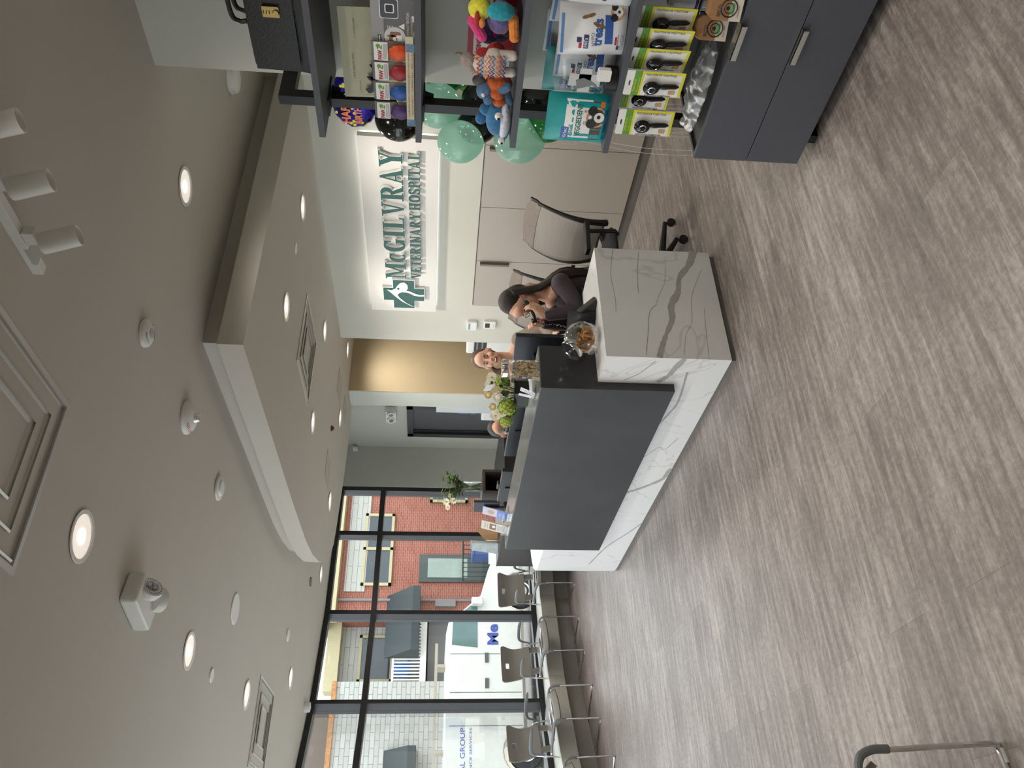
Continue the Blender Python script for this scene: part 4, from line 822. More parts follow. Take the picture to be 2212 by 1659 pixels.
b = MB(); b.lathe([(.001, .002), (.052, .002), (.054, .006), (.054, .178), (.050, .180)], n=36); obj('jar_body', b, JG, t, smooth=True)
b = MB(); b.lathe([(.052, .178), (.056, .180), (.056, .208), (.053, .213), (.001, .214)], n=40); obj('lid', b, CHROME, t, smooth=True)
b = MB(); b.grid(lambda a, c: (lambda q: (-.0552*math.cos(q), -.0552*math.sin(q), .068+.045*c))(-.62+.75*a), 8, 2); tg = obj('label_tag', b, mat('dark_navy_tag', srgb(38, 40, 56), .5), t)
b = MB()
for i, (s_, z) in enumerate((('DOG', .084), ('TREAT', .072))): vs, fs, tw, th = text_geo(s_, .02); b.add([(lambda q: (-.0560*math.cos(q), -.0560*math.sin(q), z+p.y*.014))(.02-(p.x/tw)*.5) for p in vs], fs)
obj('tag_text', b, WHP, tg)
proto = None
for i in range(96):
    q = rnd.uniform(0, 2*PI); r = .044*math.sqrt(rnd.uniform(.25, 1)); z = .012+.125*i/96
    o = bone_mesh('kibble', KIB, .0125, .0085) if proto is None else proto.copy()
    if proto is None: proto = o
    else: COL.objects.link(o)
    o.location = (2.655+r*math.cos(q), 3.79+r*math.sin(q), 1.0845+z); o.rotation_euler = (rnd.uniform(0, 6), rnd.uniform(0, 6), rnd.uniform(0, 6))
    setp(o, 'small tan dog treat inside the clear canister', 'dog treat', 'treats in the clear canister')
# phone
t = thing('desk_phone', 'black office desk phone with its handset lifted on the low marble counter', 'phone', (2.97, 3.72, .7455), math.radians(35))
b = MB(); b.prism([(-.10, 0), (.10, 0), (.10, .03), (-.06, .075), (-.10, .07)], .19, (0, .095, 0), (1, 0, 0), (0, 0, 1)); obj('base', b, BLACK, t, bev=.005)
b = MB(); b.box((-.05, -.085, .072), (.02, -.03, .088)); b.prism([(-.12, .04), (-.085, .045), (-.06, .16), (-.075, .165)], .17, (0, .085, .0), (1, 0, 0), (0, 0, 1)); obj('display', b, mat('dark_phone_screen', srgb(34, 38, 44), .2), t)
b = MB(); b.prism([(.02, 0), (.13, 0), (.12, .012), (.02, .02)], .16, (0, .08, 0), (1, 0, 0), (0, 0, 1)); obj('stand', b, BLACK, t)
t = thing('keypad', 'black angled phone console beside the desk phone', 'phone', (2.985, 3.60, .7455), math.radians(-60))
b = MB(); b.prism([(-.06, 0), (.055, 0), (.06, .012), (-.03, .105), (-.06, .095)], .07, (0, .035, 0), (1, 0, 0), (0, 0, 1)); obj('console', b, mat('soft_black_plastic', srgb(40, 39, 38), .5), t, bev=.006)
# monitors
SCR = mat('dark_monitor_plastic', srgb(38, 41, 48), .35)
def monitor(label, x, y, z0, w, h, rz, cam_=False, cable=True):
    t = thing('monitor', label, 'monitor', (x, y, .7455), rz, 'office monitors behind the desk panel'); z0 -= .7455
    b = MB(); b.box((-.022, -w/2, z0), (.012, w/2, z0+h)); obj('housing', b, SCR, t, bev=.005)
    b = MB(); b.box((.0122, -w/2+.012, z0+.012), (.0135, w/2-.012, z0+h-.012)); obj('screen', b, mat('screen_glass', srgb(26, 30, 38), .12), t)
    b = MB(); b.box((-.05, -.025, .01), (-.022, .025, z0+h*.6)); b.box((-.13, -.11, 0), (.08, .11, .012)); obj('stand', b, BLACK, t, bev=.002)
    if cable: b = MB(); b.tube([(-.028, w*.28, z0+h*.45), (-.03, -.0, z0+h*.52)], .004, 6); b.tube([(-.028, 0, z0+h*.55), (-.028, .005, z0+h*.85)], .005, 6); obj('cable', b, BLACK, t)
    if cam_: b = MB(); b.box((-.02, -.05, z0+h), (.02, .05, z0+h+.022)); obj('webcam', b, BLACK, t, bev=.006)
    return t
monitor('black office monitor seen from behind, nearest, beside the clear treat canister', 3.06, 4.19, .86, .34, .32, .2, cable=False)
monitor('black office monitor seen from behind with a webcam on top, behind the flowers', 3.05, 5.13, .80, .84, .33, 0, True)
monitor('black office monitor seen from behind at the far end of the desk', 3.05, 6.10, .80, .58, .325, 0, True)
# card holder, vase of flowers
t = thing('card_holder', 'small clear holder with white cards on the near corner of the charcoal top', 'card holder', (2.59, 3.945, 1.0845), math.radians(-12))
b = MB(); b.box((-.03, -.05, 0), (.05, .05, .003)); b.box((-.03, -.05, 0), (-.027, .05, .025)); obj('holder', b, ACRYL, t)
PAP = mat('white_paper', srgb(226, 224, 232), .6, scale=30)
b = MB(); b.add([(-.02, .005, .005), (-.02, -.048, .005), (.012, -.060, .092), (.012, .0, .092)], [(0, 1, 2, 3)]); b.add([(-.018, .05, .005), (-.018, .008, .005), (.0, .008, .095), (.0, .045, .098)], [(0, 1, 2, 3)]); obj('cards', b, PAP, t)
b = MB(); [b.add([(-.017+.0035*k, -.004, .018+.009*k), (-.017+.0035*k, -.042, .018+.009*k), (-.0165+.0035*k, -.042, .0205+.009*k), (-.0165+.0035*k, -.004, .0205+.009*k)], [(0, 1, 2, 3)]) for k in range(6)]; obj('print', b, mat('lilac_grey_print', srgb(140, 140, 160), .6), t)
PETW = mat('white_petals', srgb(236, 232, 216), .6, scale=30, var=.05); PETC = mat('cream_petals', srgb(232, 216, 176), .6, scale=30, var=.06); HYD = mat('green_hydrangea_petals', srgb(168, 186, 84), .6, scale=60, var=.2)
LEAF = mat('dark_green_leaf', srgb(44, 66, 38), .4, scale=25, var=.25); LEAF2 = mat('fresh_green_leaf', srgb(82, 112, 40), .45, scale=25, var=.25); STEMG = mat('green_stem', srgb(96, 112, 58), .5)
def leaf(b, p, d, up, L, W, n=6):
    d = Vector(d).normalized(); s_ = d.cross(Vector(up)).normalized(); nn = s_.cross(d); p = Vector(p)
    b.grid(lambda a, c: p+d*(L*a)+s_*((c-.5)*2*W*math.sin(PI*min(1, a*.98+.02))**.8)+nn*(-.25*L*a*a+.12*W*abs(c-.5)), n, 2)
def petals(b, c, ax, r, n, rows=3, cup=.5, wf=1.0):
    c = Vector(c); ax = Vector(ax).normalized(); U = ax.orthogonal().normalized(); V = ax.cross(U)
    for k in range(rows):
        rr = r*(1-.27*k)
        for i in range(n):
            q = 2*PI*(i+.5*k)/n; o = U*math.cos(q)+V*math.sin(q); s_ = ax.cross(o)
            b.grid(lambda a, e: c+o*(rr*(a**.8)*(1-.25*cup*a))+ax*(rr*cup*(a*a)*(.6+.5*k)-r*.15*(1-a))+s_*((e-.5)*rr*wf*2*PI/n*.75*math.sin(PI*min(1, .15+.8*a))), 4, 3)
def hydrangea(par, c, r, m=None):
    b = MB(); rn = random.Random(int(c[1]*1000)); c = Vector(c)
    for i in range(70):
        z = 1-2*(i+.5)/70; q = i*2.39996; p = Vector((math.sqrt(1-z*z)*math.cos(q), math.sqrt(1-z*z)*math.sin(q), z)); cc = c+p*r*rn.uniform(.82, 1.02); U = p.orthogonal().normalized(); V = p.cross(U); a0 = rn.uniform(0, 2)
        for k in range(4):
            a = a0+k*PI/2; o = U*math.cos(a)+V*math.sin(a); s_ = p.cross(o); w = r*.20
            b.add([cc, cc+o*w*.6+s_*w*.55+p*w*.15, cc+o*w*1.3+p*w*.25, cc+o*w*.6-s_*w*.55+p*w*.15], [(0, 1, 2, 3)])
    b.ell(c, r*.82, 14, 10); return obj('hydrangea', b, m or HYD, par)
t = thing('flower_vase', 'square glass vase of white roses and green hydrangeas on the charcoal desk top', 'flower arrangement', (2.70, 4.12, 1.0845), .2)
b = MB(); b.prism(rrect(-.068, -.068, .068, .068, .012), .12, (0, 0, 0)); obj('vase', b, JG, t)
b = MB(); b.prism(rrect(-.060, -.060, .060, .060, .012), .092, (0, 0, .018)); obj('leaf_wrap', b, mat('dark_leaf_wrap', srgb(26, 40, 24), .35, stretch=(8, 8, 1), var=.4), t, bev=.004)
def W3(px, py, d=0):       # point over the vase seen at this place of the photo
    p = ray(px, py); k = (2.70+d)*.558+(4.12+d*.3)*.83; q = Vector((0, 0, EYE))+p*(k/p.dot(Vector((.558, .83, 0)))); return q
inv = Matrix.Rotation(-.2, 4, 'Z')
def wl(px, py, d=0): return inv @ (W3(px, py, d)-Vector((2.70, 4.12, 1.0845)))
for px, py, r, d in ((1095, 880, .062, -.04), (1086, 826, .052, .04), (1093, 908, .045, -.01)): hydrangea(t, wl(px, py, d), r)
for px, py, r, d, rows in ((1077, 857, .042, -.06, 5), (1056, 852, .034, .0, 4), (1066, 878, .032, -.02, 4)):
    b = MB(); c = wl(px, py, d); petals(b, c, (-.75, -.6, .5), r, 7, rows, .8, 1.3); b.ell(c, r*.55, 12, 8); obj('rose', b, PETW if r > .04 else PETC, t, smooth=True)
for px, py, d in ((1084, 890, -.07), (1070, 898, -.03), (1058, 830, .0), (1062, 815, .03)):
    b = MB(); c = wl(px, py, d); petals(b, c, (-.7, -.6, .3), .036, 5, 1, .15, 1.3); o = obj('orchid', b, PETW, t, smooth=True)
    b = MB(); b.ell(c+Vector((-.006, -.005, 0)), .007, 8, 6); obj('orchid_centre', b, mat('yellow_centre', srgb(204, 168, 60), .5), o)
b = MB(); rn = random.Random(3)
for px, py, d, L_ in ((1083, 817, -.08, .035), (1078, 833, -.08, .03), (1061, 823, -.03, .025), (1081, 926, -.05, .04), (1112, 826, -.06, .04), (1100, 845, -.06, .05), (1108, 872, -.07, .05), (1115, 886, -.06, .05), (1104, 900, -.05, .05), (1094, 845, -.07, .04)):
    c = wl(px, py, d); leaf(b, c, (rn.uniform(-.3, .3), rn.uniform(-.6, .6), rn.uniform(-.5, .5)), (-.7, -.7, .2), L_, L_*.38)
for k in range(16): q = 2*PI*k/16; leaf(b, (.05*math.cos(q), .05*math.sin(q), .10), (math.cos(q), math.sin(q), .45), (0, 0, 1), .09, .028)
obj('leaves', b, LEAF, t)
b = MB()
for k in range(14): q = rn.uniform(0, 6.28); b.tube([(.02*math.cos(q), .02*math.sin(q), .03), (.03*math.cos(q), .03*math.sin(q), .12), (.07*math.cos(q), .07*math.sin(q), .20)], .003, 5)
obj('stems', b, STEMG, t)
b = MB(); c = wl(1056, 838, -.05); b.add([c+Vector((0, .03, .035)), c+Vector((0, -.025, .015)), c+Vector((0, -.03, -.03)), c+Vector((0, .025, -.01))], [(0, 1, 2, 3)]); b.tube([c, c+Vector((.02, .0, -.16))], .002, 5); obj('gift_card', b, PAP, t)
# brochure holders near the far end of the panel
def brochure(x, y, rz, label, m, pm):
    t = thing('brochure_holder', label, 'brochure holder', (x, y, 1.0845), rz, 'brochure holders on the desk')
    b = MB(); b.add([(-.03, .055, .004), (-.03, -.055, .004), (.03, -.055, .20), (.03, .055, .20), (.06, -.055, .003), (.06, .055, .003)], [(0, 1, 2, 3), (1, 0, 5, 4)]); b.box((-.045, -.055, 0), (-.042, .055, .05)); b.box((-.045, -.055, 0), (.06, .055, .003)); obj('holder', b, ACRYL, t)
    b = MB(); b.add([(-.033, .052, .006), (-.033, -.052, .006), (.026, -.052, .205), (.026, .052, .205), (-.026, .052, .006), (-.026, -.052, .006), (.033, -.052, .205), (.033, .052, .205)], [(0, 1, 2, 3), (4, 7, 6, 5), (3, 2, 6, 7), (0, 3, 7, 4), (1, 5, 6, 2)]); obj('brochures', b, m, t)
    U = Vector((0, -1, 0)); V = Vector((.059, 0, .199)).normalized(); O = Vector((-.0332, 0, .006))
    b = MB(); pm(b, O, U, V, t)
    return t
def pm1(b, O, U, V, t):
    b.text('Thank you', O+V*.17-U*.03, U, V, .010, w=.06); b.text('for visiting us', O+V*.15-U*.035, U, V, .008, w=.07)
    for k in range(6): b.prism(rrect(-.035, .015+.011*k, .03-.004*(k % 3), .018+.011*k, .001), .0004, O, U, V)
    obj('brochure_text', b, GRY, t)
    q = MB(); q.prism(rrect(-.035, .085, .035, .14, .001), .0005, O, U, V); obj('photo', q, BRN, t)
    q = MB(); q.prism(rrect(-.01, .09, .02, .115, .006), .0005, O+V*.002-Vector((.0006, 0, 0)), U, V); obj('photo_pale', q, PAP, t)
def pm2(b, O, U, V, t):
    b.prism(rrect(-.052, 0, .052, .09, .001), .0004, O, U, V); obj('blue_print', b, mat('soft_blue_print', srgb(110, 130, 206), .5, scale=40, var=.2), t)
    q = MB(); q.prism(arc(0, .14, .03, 0, 2*PI, 16)[:-1], .0005, O, U, V); obj('photo', q, TAN, t)
    q = MB(); q.text('Smile', O+V*.06-U*.03-Vector((.0005, 0, 0)), U, V, .012, w=.05); obj('brochure_text', q, WHP, t)
brochure(2.60, 5.96, .25, 'cream leaflet holder with a dog photo at the far end of the charcoal top', mat('cream_leaflet', srgb(214, 206, 196), .6), pm1)
brochure(2.64, 5.78, .15, 'blue leaflet holder beside the cream one on the charcoal top', mat('pale_lilac_leaflet', srgb(196, 196, 222), .6), pm2)
# far counter goods
t = thing('storage_cubby', 'dark wooden cubby box under the glass vase by the windows', 'box', (3.95, 7.56, .9455))
b = MB(); b.box((-.28, -.02, 0), (.0, .4, .03)); b.box((-.28, -.02, .205), (.0, .4, .235)); b.box((-.28, -.02, .03), (-.25, .4, .205)); b.box((-.03, -.02, .03), (0, .4, .205)); obj('shell', b, mat('dark_brown_wood', srgb(60, 52, 48), .5), t)
b = MB(); b.box((-.25, .37, .03), (-.03, .39, .205)); obj('back', b, BLACK, t)
t = thing('glass_vase', 'clear glass vase with white daisies and leafy stems in front of the window', 'flower arrangement', (3.82, 7.70, 1.1805))
b = MB(); b.lathe([(.001, .004), (.055, .004), (.058, .01), (.055, .12), (.06, .22)], n=28); obj('vase', b, JG, t, smooth=True)
b = MB(); b.lathe([(.001, .01), (.052, .01), (.05, .10), (.001, .10)], n=24); obj('water', b, glassmat('water', (.9, .95, .92), .2), t, smooth=True)
b = MB(); tips = []
for k in range(16):
    q = rn.uniform(0, 6.28); q2 = q+PI+rn.uniform(-.4, .4); r = rn.uniform(.05, .17); h = rn.uniform(.30, .44); p = Vector((r*math.cos(q), r*math.sin(q), h)); tips.append(p)
    b.tube([(.045*math.cos(q2), .045*math.sin(q2), .012), (0, 0, .13), p], .0035, 5)
obj('stems', b, STEMG, t)
b = MB()
for p in tips:
    for _ in range(7): s_ = rn.uniform(.35, 1.0); q = rn.uniform(0, 6.28); leaf(b, Vector((p.x*s_, p.y*s_, .13+(p.z-.13)*s_)), (math.cos(q), math.sin(q), rn.uniform(-.1, .5)), (0, 0, 1), rn.uniform(.07, .11), .026)
obj('leaves', b, LEAF2, t)
for k, (dx, dy, dz, m, r) in enumerate(((-.10, .02, .33, PETC, .035), (-.12, .10, .30, PETW, .04), (-.10, .17, .38, PETW, .045), (-.17, .16, .36, PETW, .035))):
    b = MB(); petals(b, (dx, dy, dz), (-.6, -.8, .2), r, 9 if m is PETW else 6, 1 if m is PETW else 4, .3, 1.1); o = obj('flower', b, m, t, smooth=True)
    if m is PETW: b = MB(); b.ell((dx-.006, dy-.008, dz), .010, 8, 6); obj('flower_centre', b, mat('yellow_centre', None), o)
monitor('dark monitor standing on the black cabinet, between the glass vase and the leaflets', 3.57, 7.64, .80, .15, .27, .3, cable=False).location.z = .9455
t = thing('paper_bag', 'white and pale blue patterned paper bag leaning on cardboard by the window', 'paper bag', (3.50, 8.62, .9455), -.5)
b = MB(); b.add([(-.06, -.11, 0), (.06, -.11, 0), (.06, .10, 0), (-.06, .10, 0), (-.02, -.10, .30), (.06, -.10, .30), (.08, .03, .31), (-.02, .03, .31)], [(0, 3, 2, 1), (0, 1, 5, 4), (1, 2, 6, 5), (2, 3, 7, 6), (3, 0, 4, 7)]); obj('bag', b, mat('pale_blue_patterned_paper', srgb(206, 220, 228), .6, scale=26, var=.12), t)
t = thing('cardboard_box', 'torn piece of tan cardboard box behind the white paper bag', 'cardboard', (3.64, 8.68, .9455), -.3)
b = MB(); b.add([(-.02, -.13, 0), (.10, -.13, 0), (.10, .12, 0), (-.02, .12, 0), (-.02, -.13, .16), (.10, -.13, .26), (.10, .12, .12), (-.02, .12, .10)], [(0, 3, 2, 1), (0, 1, 5, 4), (1, 2, 6, 5), (2, 3, 7, 6), (3, 0, 4, 7)]); obj('carton', b, mat('tan_cardboard', srgb(196, 158, 120), .7), t)
# ---------------------------------------------------------------- people
SKIN = mat('warm_skin', srgb(222, 172, 146), .5, scale=30, var=.05); SKIN3 = mat('tan_skin', srgb(196, 148, 118), .5, scale=30, var=.05)
LIP = mat('lip_skin', srgb(178, 92, 90), .45); EYEW = mat('eye_white', srgb(226, 222, 216), .3); IRIS = mat('dark_iris', srgb(44, 30, 24), .2)
def hairm(n, c, c2=None): return mat(n, c, .38, scale=18, var=.45, bump=.5, stretch=(14, 14, .8))
HB = hairm('dark_auburn_hair', srgb(30, 15, 11)); HBR = hairm('brown_hair', srgb(72, 48, 33)); HK = hairm('black_brown_hair', srgb(22, 15, 13))
def chain(b, pts, rs, n=14):
    P = [Vector(p) for p in pts]; b.tube(P, rs, n)
    for p, r in zip(P, rs): b.ell(p, r*.995, n, 8)
def remesh(name, mb, vox, m, parent, it=4, mats=None, classify=None):
    me = bpy.data.meshes.new('tmp'); me.from_pydata([tuple(v) for v in mb.v], [], mb.f); me.validate()
    o = bpy.data.objects.new('tmp', me); COL.objects.link(o)
    r = o.modifiers.new('r', 'REMESH'); r.mode = 'VOXEL'; r.voxel_size = vox; r.use_smooth_shade = True
    s_ = o.modifiers.new('s', 'SMOOTH'); s_.factor = .5; s_.iterations = it
    dg = bpy.context.evaluated_depsgraph_get(); dg.update(); me2 = bpy.data.meshes.new_from_object(o.evaluated_get(dg)); me2.name = name
    bpy.data.objects.remove(o); bpy.data.meshes.remove(me)
    me2.materials.clear()
    for q in (mats or [m]): me2.materials.append(q)
    if classify:
        co = me2.vertices
        for p in me2.polygons: p.material_index = classify(p.center)
    else: me2.polygons.foreach_set('material_index', [0]*len(me2.polygons))
    me2.shade_smooth(); o = bpy.data.objects.new(name, me2); COL.objects.link(o); o.parent = parent; return o
def hand(b, w, d, nrm, curl=.9, side=1, k=1.0, spread=.12):
    """palm from wrist w along d; nrm is the palm's inner side; five separate fingers that curl towards it"""
    w = Vector(w); d = Vector(d).normalized(); nrm = Vector(nrm); nrm = (nrm-d*nrm.dot(d)).normalized(); s_ = d.cross(nrm)*side
    b.ell(w+d*.045*k, (.001, .001, .001), 4, 4)
    for i in range(4):
        o = (i-1.5)*.0195*k; base = w+d*.082*k+s_*o; chain(b, [w+d*.008*k+s_*o*.55, base], [.0150*k, .0125*k], 10)
        L = [.040, .046, .043, .034][i]*k; dd = (d+s_*spread*(i-1.5)/1.5).normalized(); p = base; P = [p]; a = 0
        for j, f in enumerate((1, .62, .5)):
            a += curl*(.55, .75, .5)[j]; q = dd*math.cos(a)+nrm*math.sin(a); p = p+q*L*f; P.append(p)
        chain(b, P, [.0098*k, .0090*k, .0084*k, .0072*k], 8)
    tb = w+d*.022*k-s_*.028*k; t1 = tb+(d*.6-s_*.55+nrm*.35).normalized()*.036*k; t2 = t1+(d*.8+nrm*.55).normalized()*.030*k; t3 = t2+(d*.7+nrm*.7).normalized()*.022*k
    chain(b, [w+d*.01*k, tb, t1, t2, t3], [.016*k, .0145*k, .0118*k, .0105*k, .0088*k], 9)
def person(label, headw, rz, hp, hyaw, hpit, skin, cloth, arms, pelvis_z, hair, hrol=0, head_k=1.0, smile=False, mask=None, hands=(True, True), hd=((0, -1, .2), (0, -1, .2)), hn=((0, 0, -1), (0, 0, -1)), curls=(.6, .6), neck=True):
    zh = headw[2]; R = Matrix.Rotation(rz, 3, 'Z'); off = R @ Vector((hp[0], hp[1], 0)); root = Vector((headw[0]-off.x, headw[1]-off.y, 0))
    t = thing('person', label, 'person', root, rz); H = Vector((hp[0], hp[1], zh)); RH = Matrix.Rotation(hyaw, 3, 'Z') @ Matrix.Rotation(hpit, 3, 'X') @ Matrix.Rotation(hrol, 3, 'Y')
    k = head_k
    def h(x, y, z): return H+RH @ Vector((x*k, y*k, z*k))
    def he(b, c, r, n=20, m=14): b.ell(h(*c), tuple(q*k for q in r), n, m, R=RH)
    pz = pelvis_z; nb = H+RH @ Vector((0, .045, -.12)); nb2 = Vector((hp[0]*.8, hp[1]+.055, zh-.215)); ch = Vector((hp[0]*.6, hp[1]*.62+.02, (pz+.12)*.35+(zh-.30)*.65)); wa = Vector((hp[0]*.3, hp[1]*.25+.01, pz+.14))
    b = MB()
    he(b, (0, .012, .022), (.076, .096, .100)); he(b, (0, -.034, -.050), (.055, .058, .070)); he(b, (0, -.062, -.098), (.024, .020, .018)); he(b, (0, -.078, .030), (.050, .014, .012)); he(b, (0, -.06, .055), (.055, .035, .04))
    for s_ in (-1, 1):
        he(b, (s_*.036, -.060, -.026), (.028, .026, .026)); he(b, (s_*.077, .012, -.012), (.010, .020, .031), 12, 8)
    chain(b, [h(0, -.088, .014), h(0, -.100, -.008), h(0, -.108, -.026)], [.009*k, .010*k, .0125*k], 10); he(b, (.010, -.099, -.030), (.008, .009, .007), 8, 6); he(b, (-.010, -.099, -.030), (.008, .009, .007), 8, 6)
    he(b, (0, -.086, -.056), (.024, .010, .007), 12, 8); he(b, (0, -.084, -.068), (.021, .010, .007), 12, 8)
    chain(b, [h(0, .03, -.07), nb, nb2], [.052*k, .050, .056])
    sw = .165; shs = [nb2+Vector((s_*sw, .012, -.045)) for s_ in (-1, 1)]
    b.ell(ch, (.15, .105, .17), 20, 14); b.ell(wa, (.135, .10, .16), 20, 14); b.ell((0, .02, pz), (.17, .13, .12), 20, 12)
    for s_, sh in zip((-1, 1), shs): chain(b, [nb2, nb2+Vector((s_*.08, .01, -.02)), sh], [.05, .05, .055])
    for i, s_ in enumerate((-1, 1)):
        el, wr = arms[i]; chain(b, [shs[i], shs[i].lerp(Vector(el), .5), el], [.050, .043, .036]); chain(b, [el, Vector(el).lerp(Vector(wr), .4), wr], [.036, .034, .023])
        if hands[i]: hand(b, wr, hd[i], hn[i], curls[i], side=s_)
        chain(b, [(s_*.09, -.0, pz-.02), (s_*.10, -.22, pz-.01), (s_*.11, -.43, pz-.02)], [.085, .074, .056]); chain(b, [(s_*.11, -.43, pz-.02), (s_*.11, -.41, pz*.55), (s_*.11, -.38, .09)], [.055, .050, .036]); chain(b, [(s_*.11, -.37, .06), (s_*.115, -.50, .035)], [.04, .032])
    def cl(c):
        q = RH.transposed() @ (c-H); q = q/k
        return 1 if abs(q.x) < .024 and -.077 < q.z < -.049 and q.y < -.082 else 0
    body = remesh('body', b, .0055, skin, t, 3, [skin, LIP], cl)
    for s_ in (-1, 1):
        b = MB(); he(b, (s_*.031, -.0785, .004), (.0125, .009, .0065 if not smile else .0042), 12, 8); e = obj('eye', b, EYEW, t, smooth=True)
        b = MB(); he(b, (s_*.031, -.0862, .003), (.0055, .003, .0045), 10, 6); obj('iris', b, IRIS, e, smooth=True)
        b = MB(); b.tube([h(s_*.014, -.089, .026), h(s_*.030, -.0905, .032), h(s_*.048, -.079, .026)], [.0022*k, .003*k, .0015*k], 6); b.tube([h(s_*.018, -.087, .010), h(s_*.031, -.0895, .0125), h(s_*.044, -.082, .008)], .0016*k, 6); obj('eyebrow', b, hair, t)
    if smile: b = MB(); b.tube(bez([h(-.019, -.086, -.056), h(0, -.0968, -.064), h(.019, -.086, -.056)], 8), [.003*k, .0045*k, .005*k, .0055*k, .0055*k, .005*k, .0045*k, .003*k, .002*k][:9], 8); obj('teeth', b, mat('teeth', srgb(236, 232, 222), .3), t, smooth=True)
    # clothes: a top over the torso and arms, trousers over the legs
    b = MB(); b.ell(ch, (.163, .118, .185), 20, 14); b.ell(wa, (.15, .115, .17), 20, 14); b.ell((0, .02, pz+.02), (.178, .14, .10), 20, 12)
    for i, s_ in enumerate((-1, 1)):
        el, wr = Vector(arms[i][0]), Vector(arms[i][1]); sh = shs[i]; chain(b, [nb2+Vector((s_*.05, .012, -.035)), nb2+Vector((s_*.09, .012, -.035)), sh], [.048, .055, .064]); chain(b, [sh, sh.lerp(el, .5), el], [.063, .057, .050]); chain(b, [el, el.lerp(wr, .45), el.lerp(wr, .9)], [.050, .046, .036])
    top = remesh('scrub_top', b, .007, cloth, t, 2)
    b = MB()
    for s_ in (-1, 1): chain(b, [(s_*.09, .02, pz-.02), (s_*.10, -.22, pz-.01), (s_*.11, -.43, pz-.02)], [.098, .086, .068]); chain(b, [(s_*.11, -.43, pz-.02), (s_*.11, -.40, pz*.5), (s_*.11, -.38, .12)], [.066, .062, .052])
    remesh('trousers', b, .012, cloth, t, 2)
    b = MB()
    for s_ in (-1, 1): chain(b, [(s_*.11, -.35, .05), (s_*.115, -.46, .045), (s_*.115, -.53, .04)], [.048, .045, .038])
    remesh('shoes', b, .01, BLACK, t, 2)
    return t, h, he, H, RH, nb2
def headpt(px, py, dep): d = ray(px, py); return Vector((0, 0, EYE))+d*(dep/d.dot(Vector((.558, .83, 0))))
PLUM = mat('dark_plum_fabric', srgb(58, 46, 52), .75, scale=50, var=.12, bump=.2, sheen=.2); TAUPE = mat('taupe_fabric', srgb(138, 124, 112), .8, scale=50, var=.08, bump=.2, sheen=.2)
# 1: on the phone
hw = headpt(1122, 652, 5.32); rz1 = math.radians(-101)
def loc1(px, py, dep):
    w = headpt(px, py, dep); R = Matrix.Rotation(-rz1, 3, 'Z'); off = Matrix.Rotation(rz1, 3, 'Z') @ Vector((0, -.20, 0)); q = w-Vector((hw.x-off.x, hw.y-off.y, 0)); return R @ q
elL, wrL = loc1(1256, 668, 5.16), loc1(1178, 683, 5.17)
elR, wrR = loc1(1222, 700, 5.50), loc1(1172, 700, 5.34)
t, h, he, H, RH, nb = person('person with long dark hair and glasses sitting at the desk, head bowed, on the phone', hw, rz1, (0, -.20), .12, .62, SKIN, PLUM, ((elR, wrR), (elL, wrL)), .50, HB, hands=(True, True),
    hd=(loc1(1150, 694, 5.28)-wrR, loc1(1146, 652, 5.17)-wrL), hn=((.6, -.4, .6), Vector(h_ if False else (-.8, -.1, .5))), curls=(.9, .85))
b = MB(); he(b, (0, .030, .034), (.084, .094, .104)); he(b, (0, .050, -.01), (.080, .075, .10)); rn = random.Random(5)
for i in range(46):
    q = PI*(.02+.96*i/45); x0 = math.cos(q); y0 = math.sin(q); s0 = h(x0*.078, .028+y0*.075, .03); lay = rn.uniform(0, 1)
    x1 = .11*x0*(1+.2*lay); y1 = H.y+.10+.06*y0+.03*lay; zz = H.z
    m1 = Vector((x0*.11+H.x, H.y+.045+.055*y0, zz-.13)); m2 = Vector((x0*.17+H.x, y1+.02*y0, zz-.27)); m3 = Vector((x0*.165+H.x+rn.uniform(-.012, .012), y1+.03, zz-.40-rn.uniform(0, .10)))
    P = bez([s0, m1, m2, m3], 9); b.tube(P, [.016+.006*math.sin(PI*j/(len(P)-1)) if j < len(P)-2 else .010 for j in range(len(P))], 6)
remesh('hair', b, .006, HB, t, 1)
b = MB()
for s_ in (-1, 1):
    b.tube([h(s_*.031+.022*math.cos(a), -.104-.0*abs(math.cos(a)), .004+.018*math.sin(a)) for a in [2*PI*i/18 for i in range(18)]], .0022, 6, closed=True); b.tube([h(s_*.053, -.102, .008), h(s_*.079, -.05, .008), h(s_*.080, .01, .004)], .002, 6)
b.tube([h(-.010, -.106, .008), h(.010, -.106, .008)], .002, 6); obj('glasses', b, mat('dark_tortoise_frame', srgb(42, 24, 22), .25), t)
b = MB(); W1 = wrL+(loc1(1146, 652, 5.17)-wrL).normalized()*.085; b.tube([W1+Vector((.011*math.cos(a), .011*math.sin(a), 0)) for a in [2*PI*i/12 for i in range(12)]], .0013, 5, closed=True); obj('ring', b, mat('brass', None), t)
e0 = headpt(1137, 655, 5.22); e1 = headpt(1153, 690, 5.22); hs = thing('phone_handset', 'black telephone handset held to the ear of the long-haired person', 'phone', e0)
b = MB(); v = e1-e0; dv = v.normalized(); sd_ = Vector((-.3, -.5, -.3)).normalized(); P = bez([Vector((0, 0, 0)), v*.2+sd_*.02, v*.8+sd_*.02, v*1.05], 12); b.tube(P, .011, 8); b.ell(v*1.08-sd_*.004, (.021, .021, .02), 14, 10); b.ell(Vector((0, 0, 0)), (.02, .02, .02), 14, 10); obj('handset', b, BLACK, hs, smooth=True)
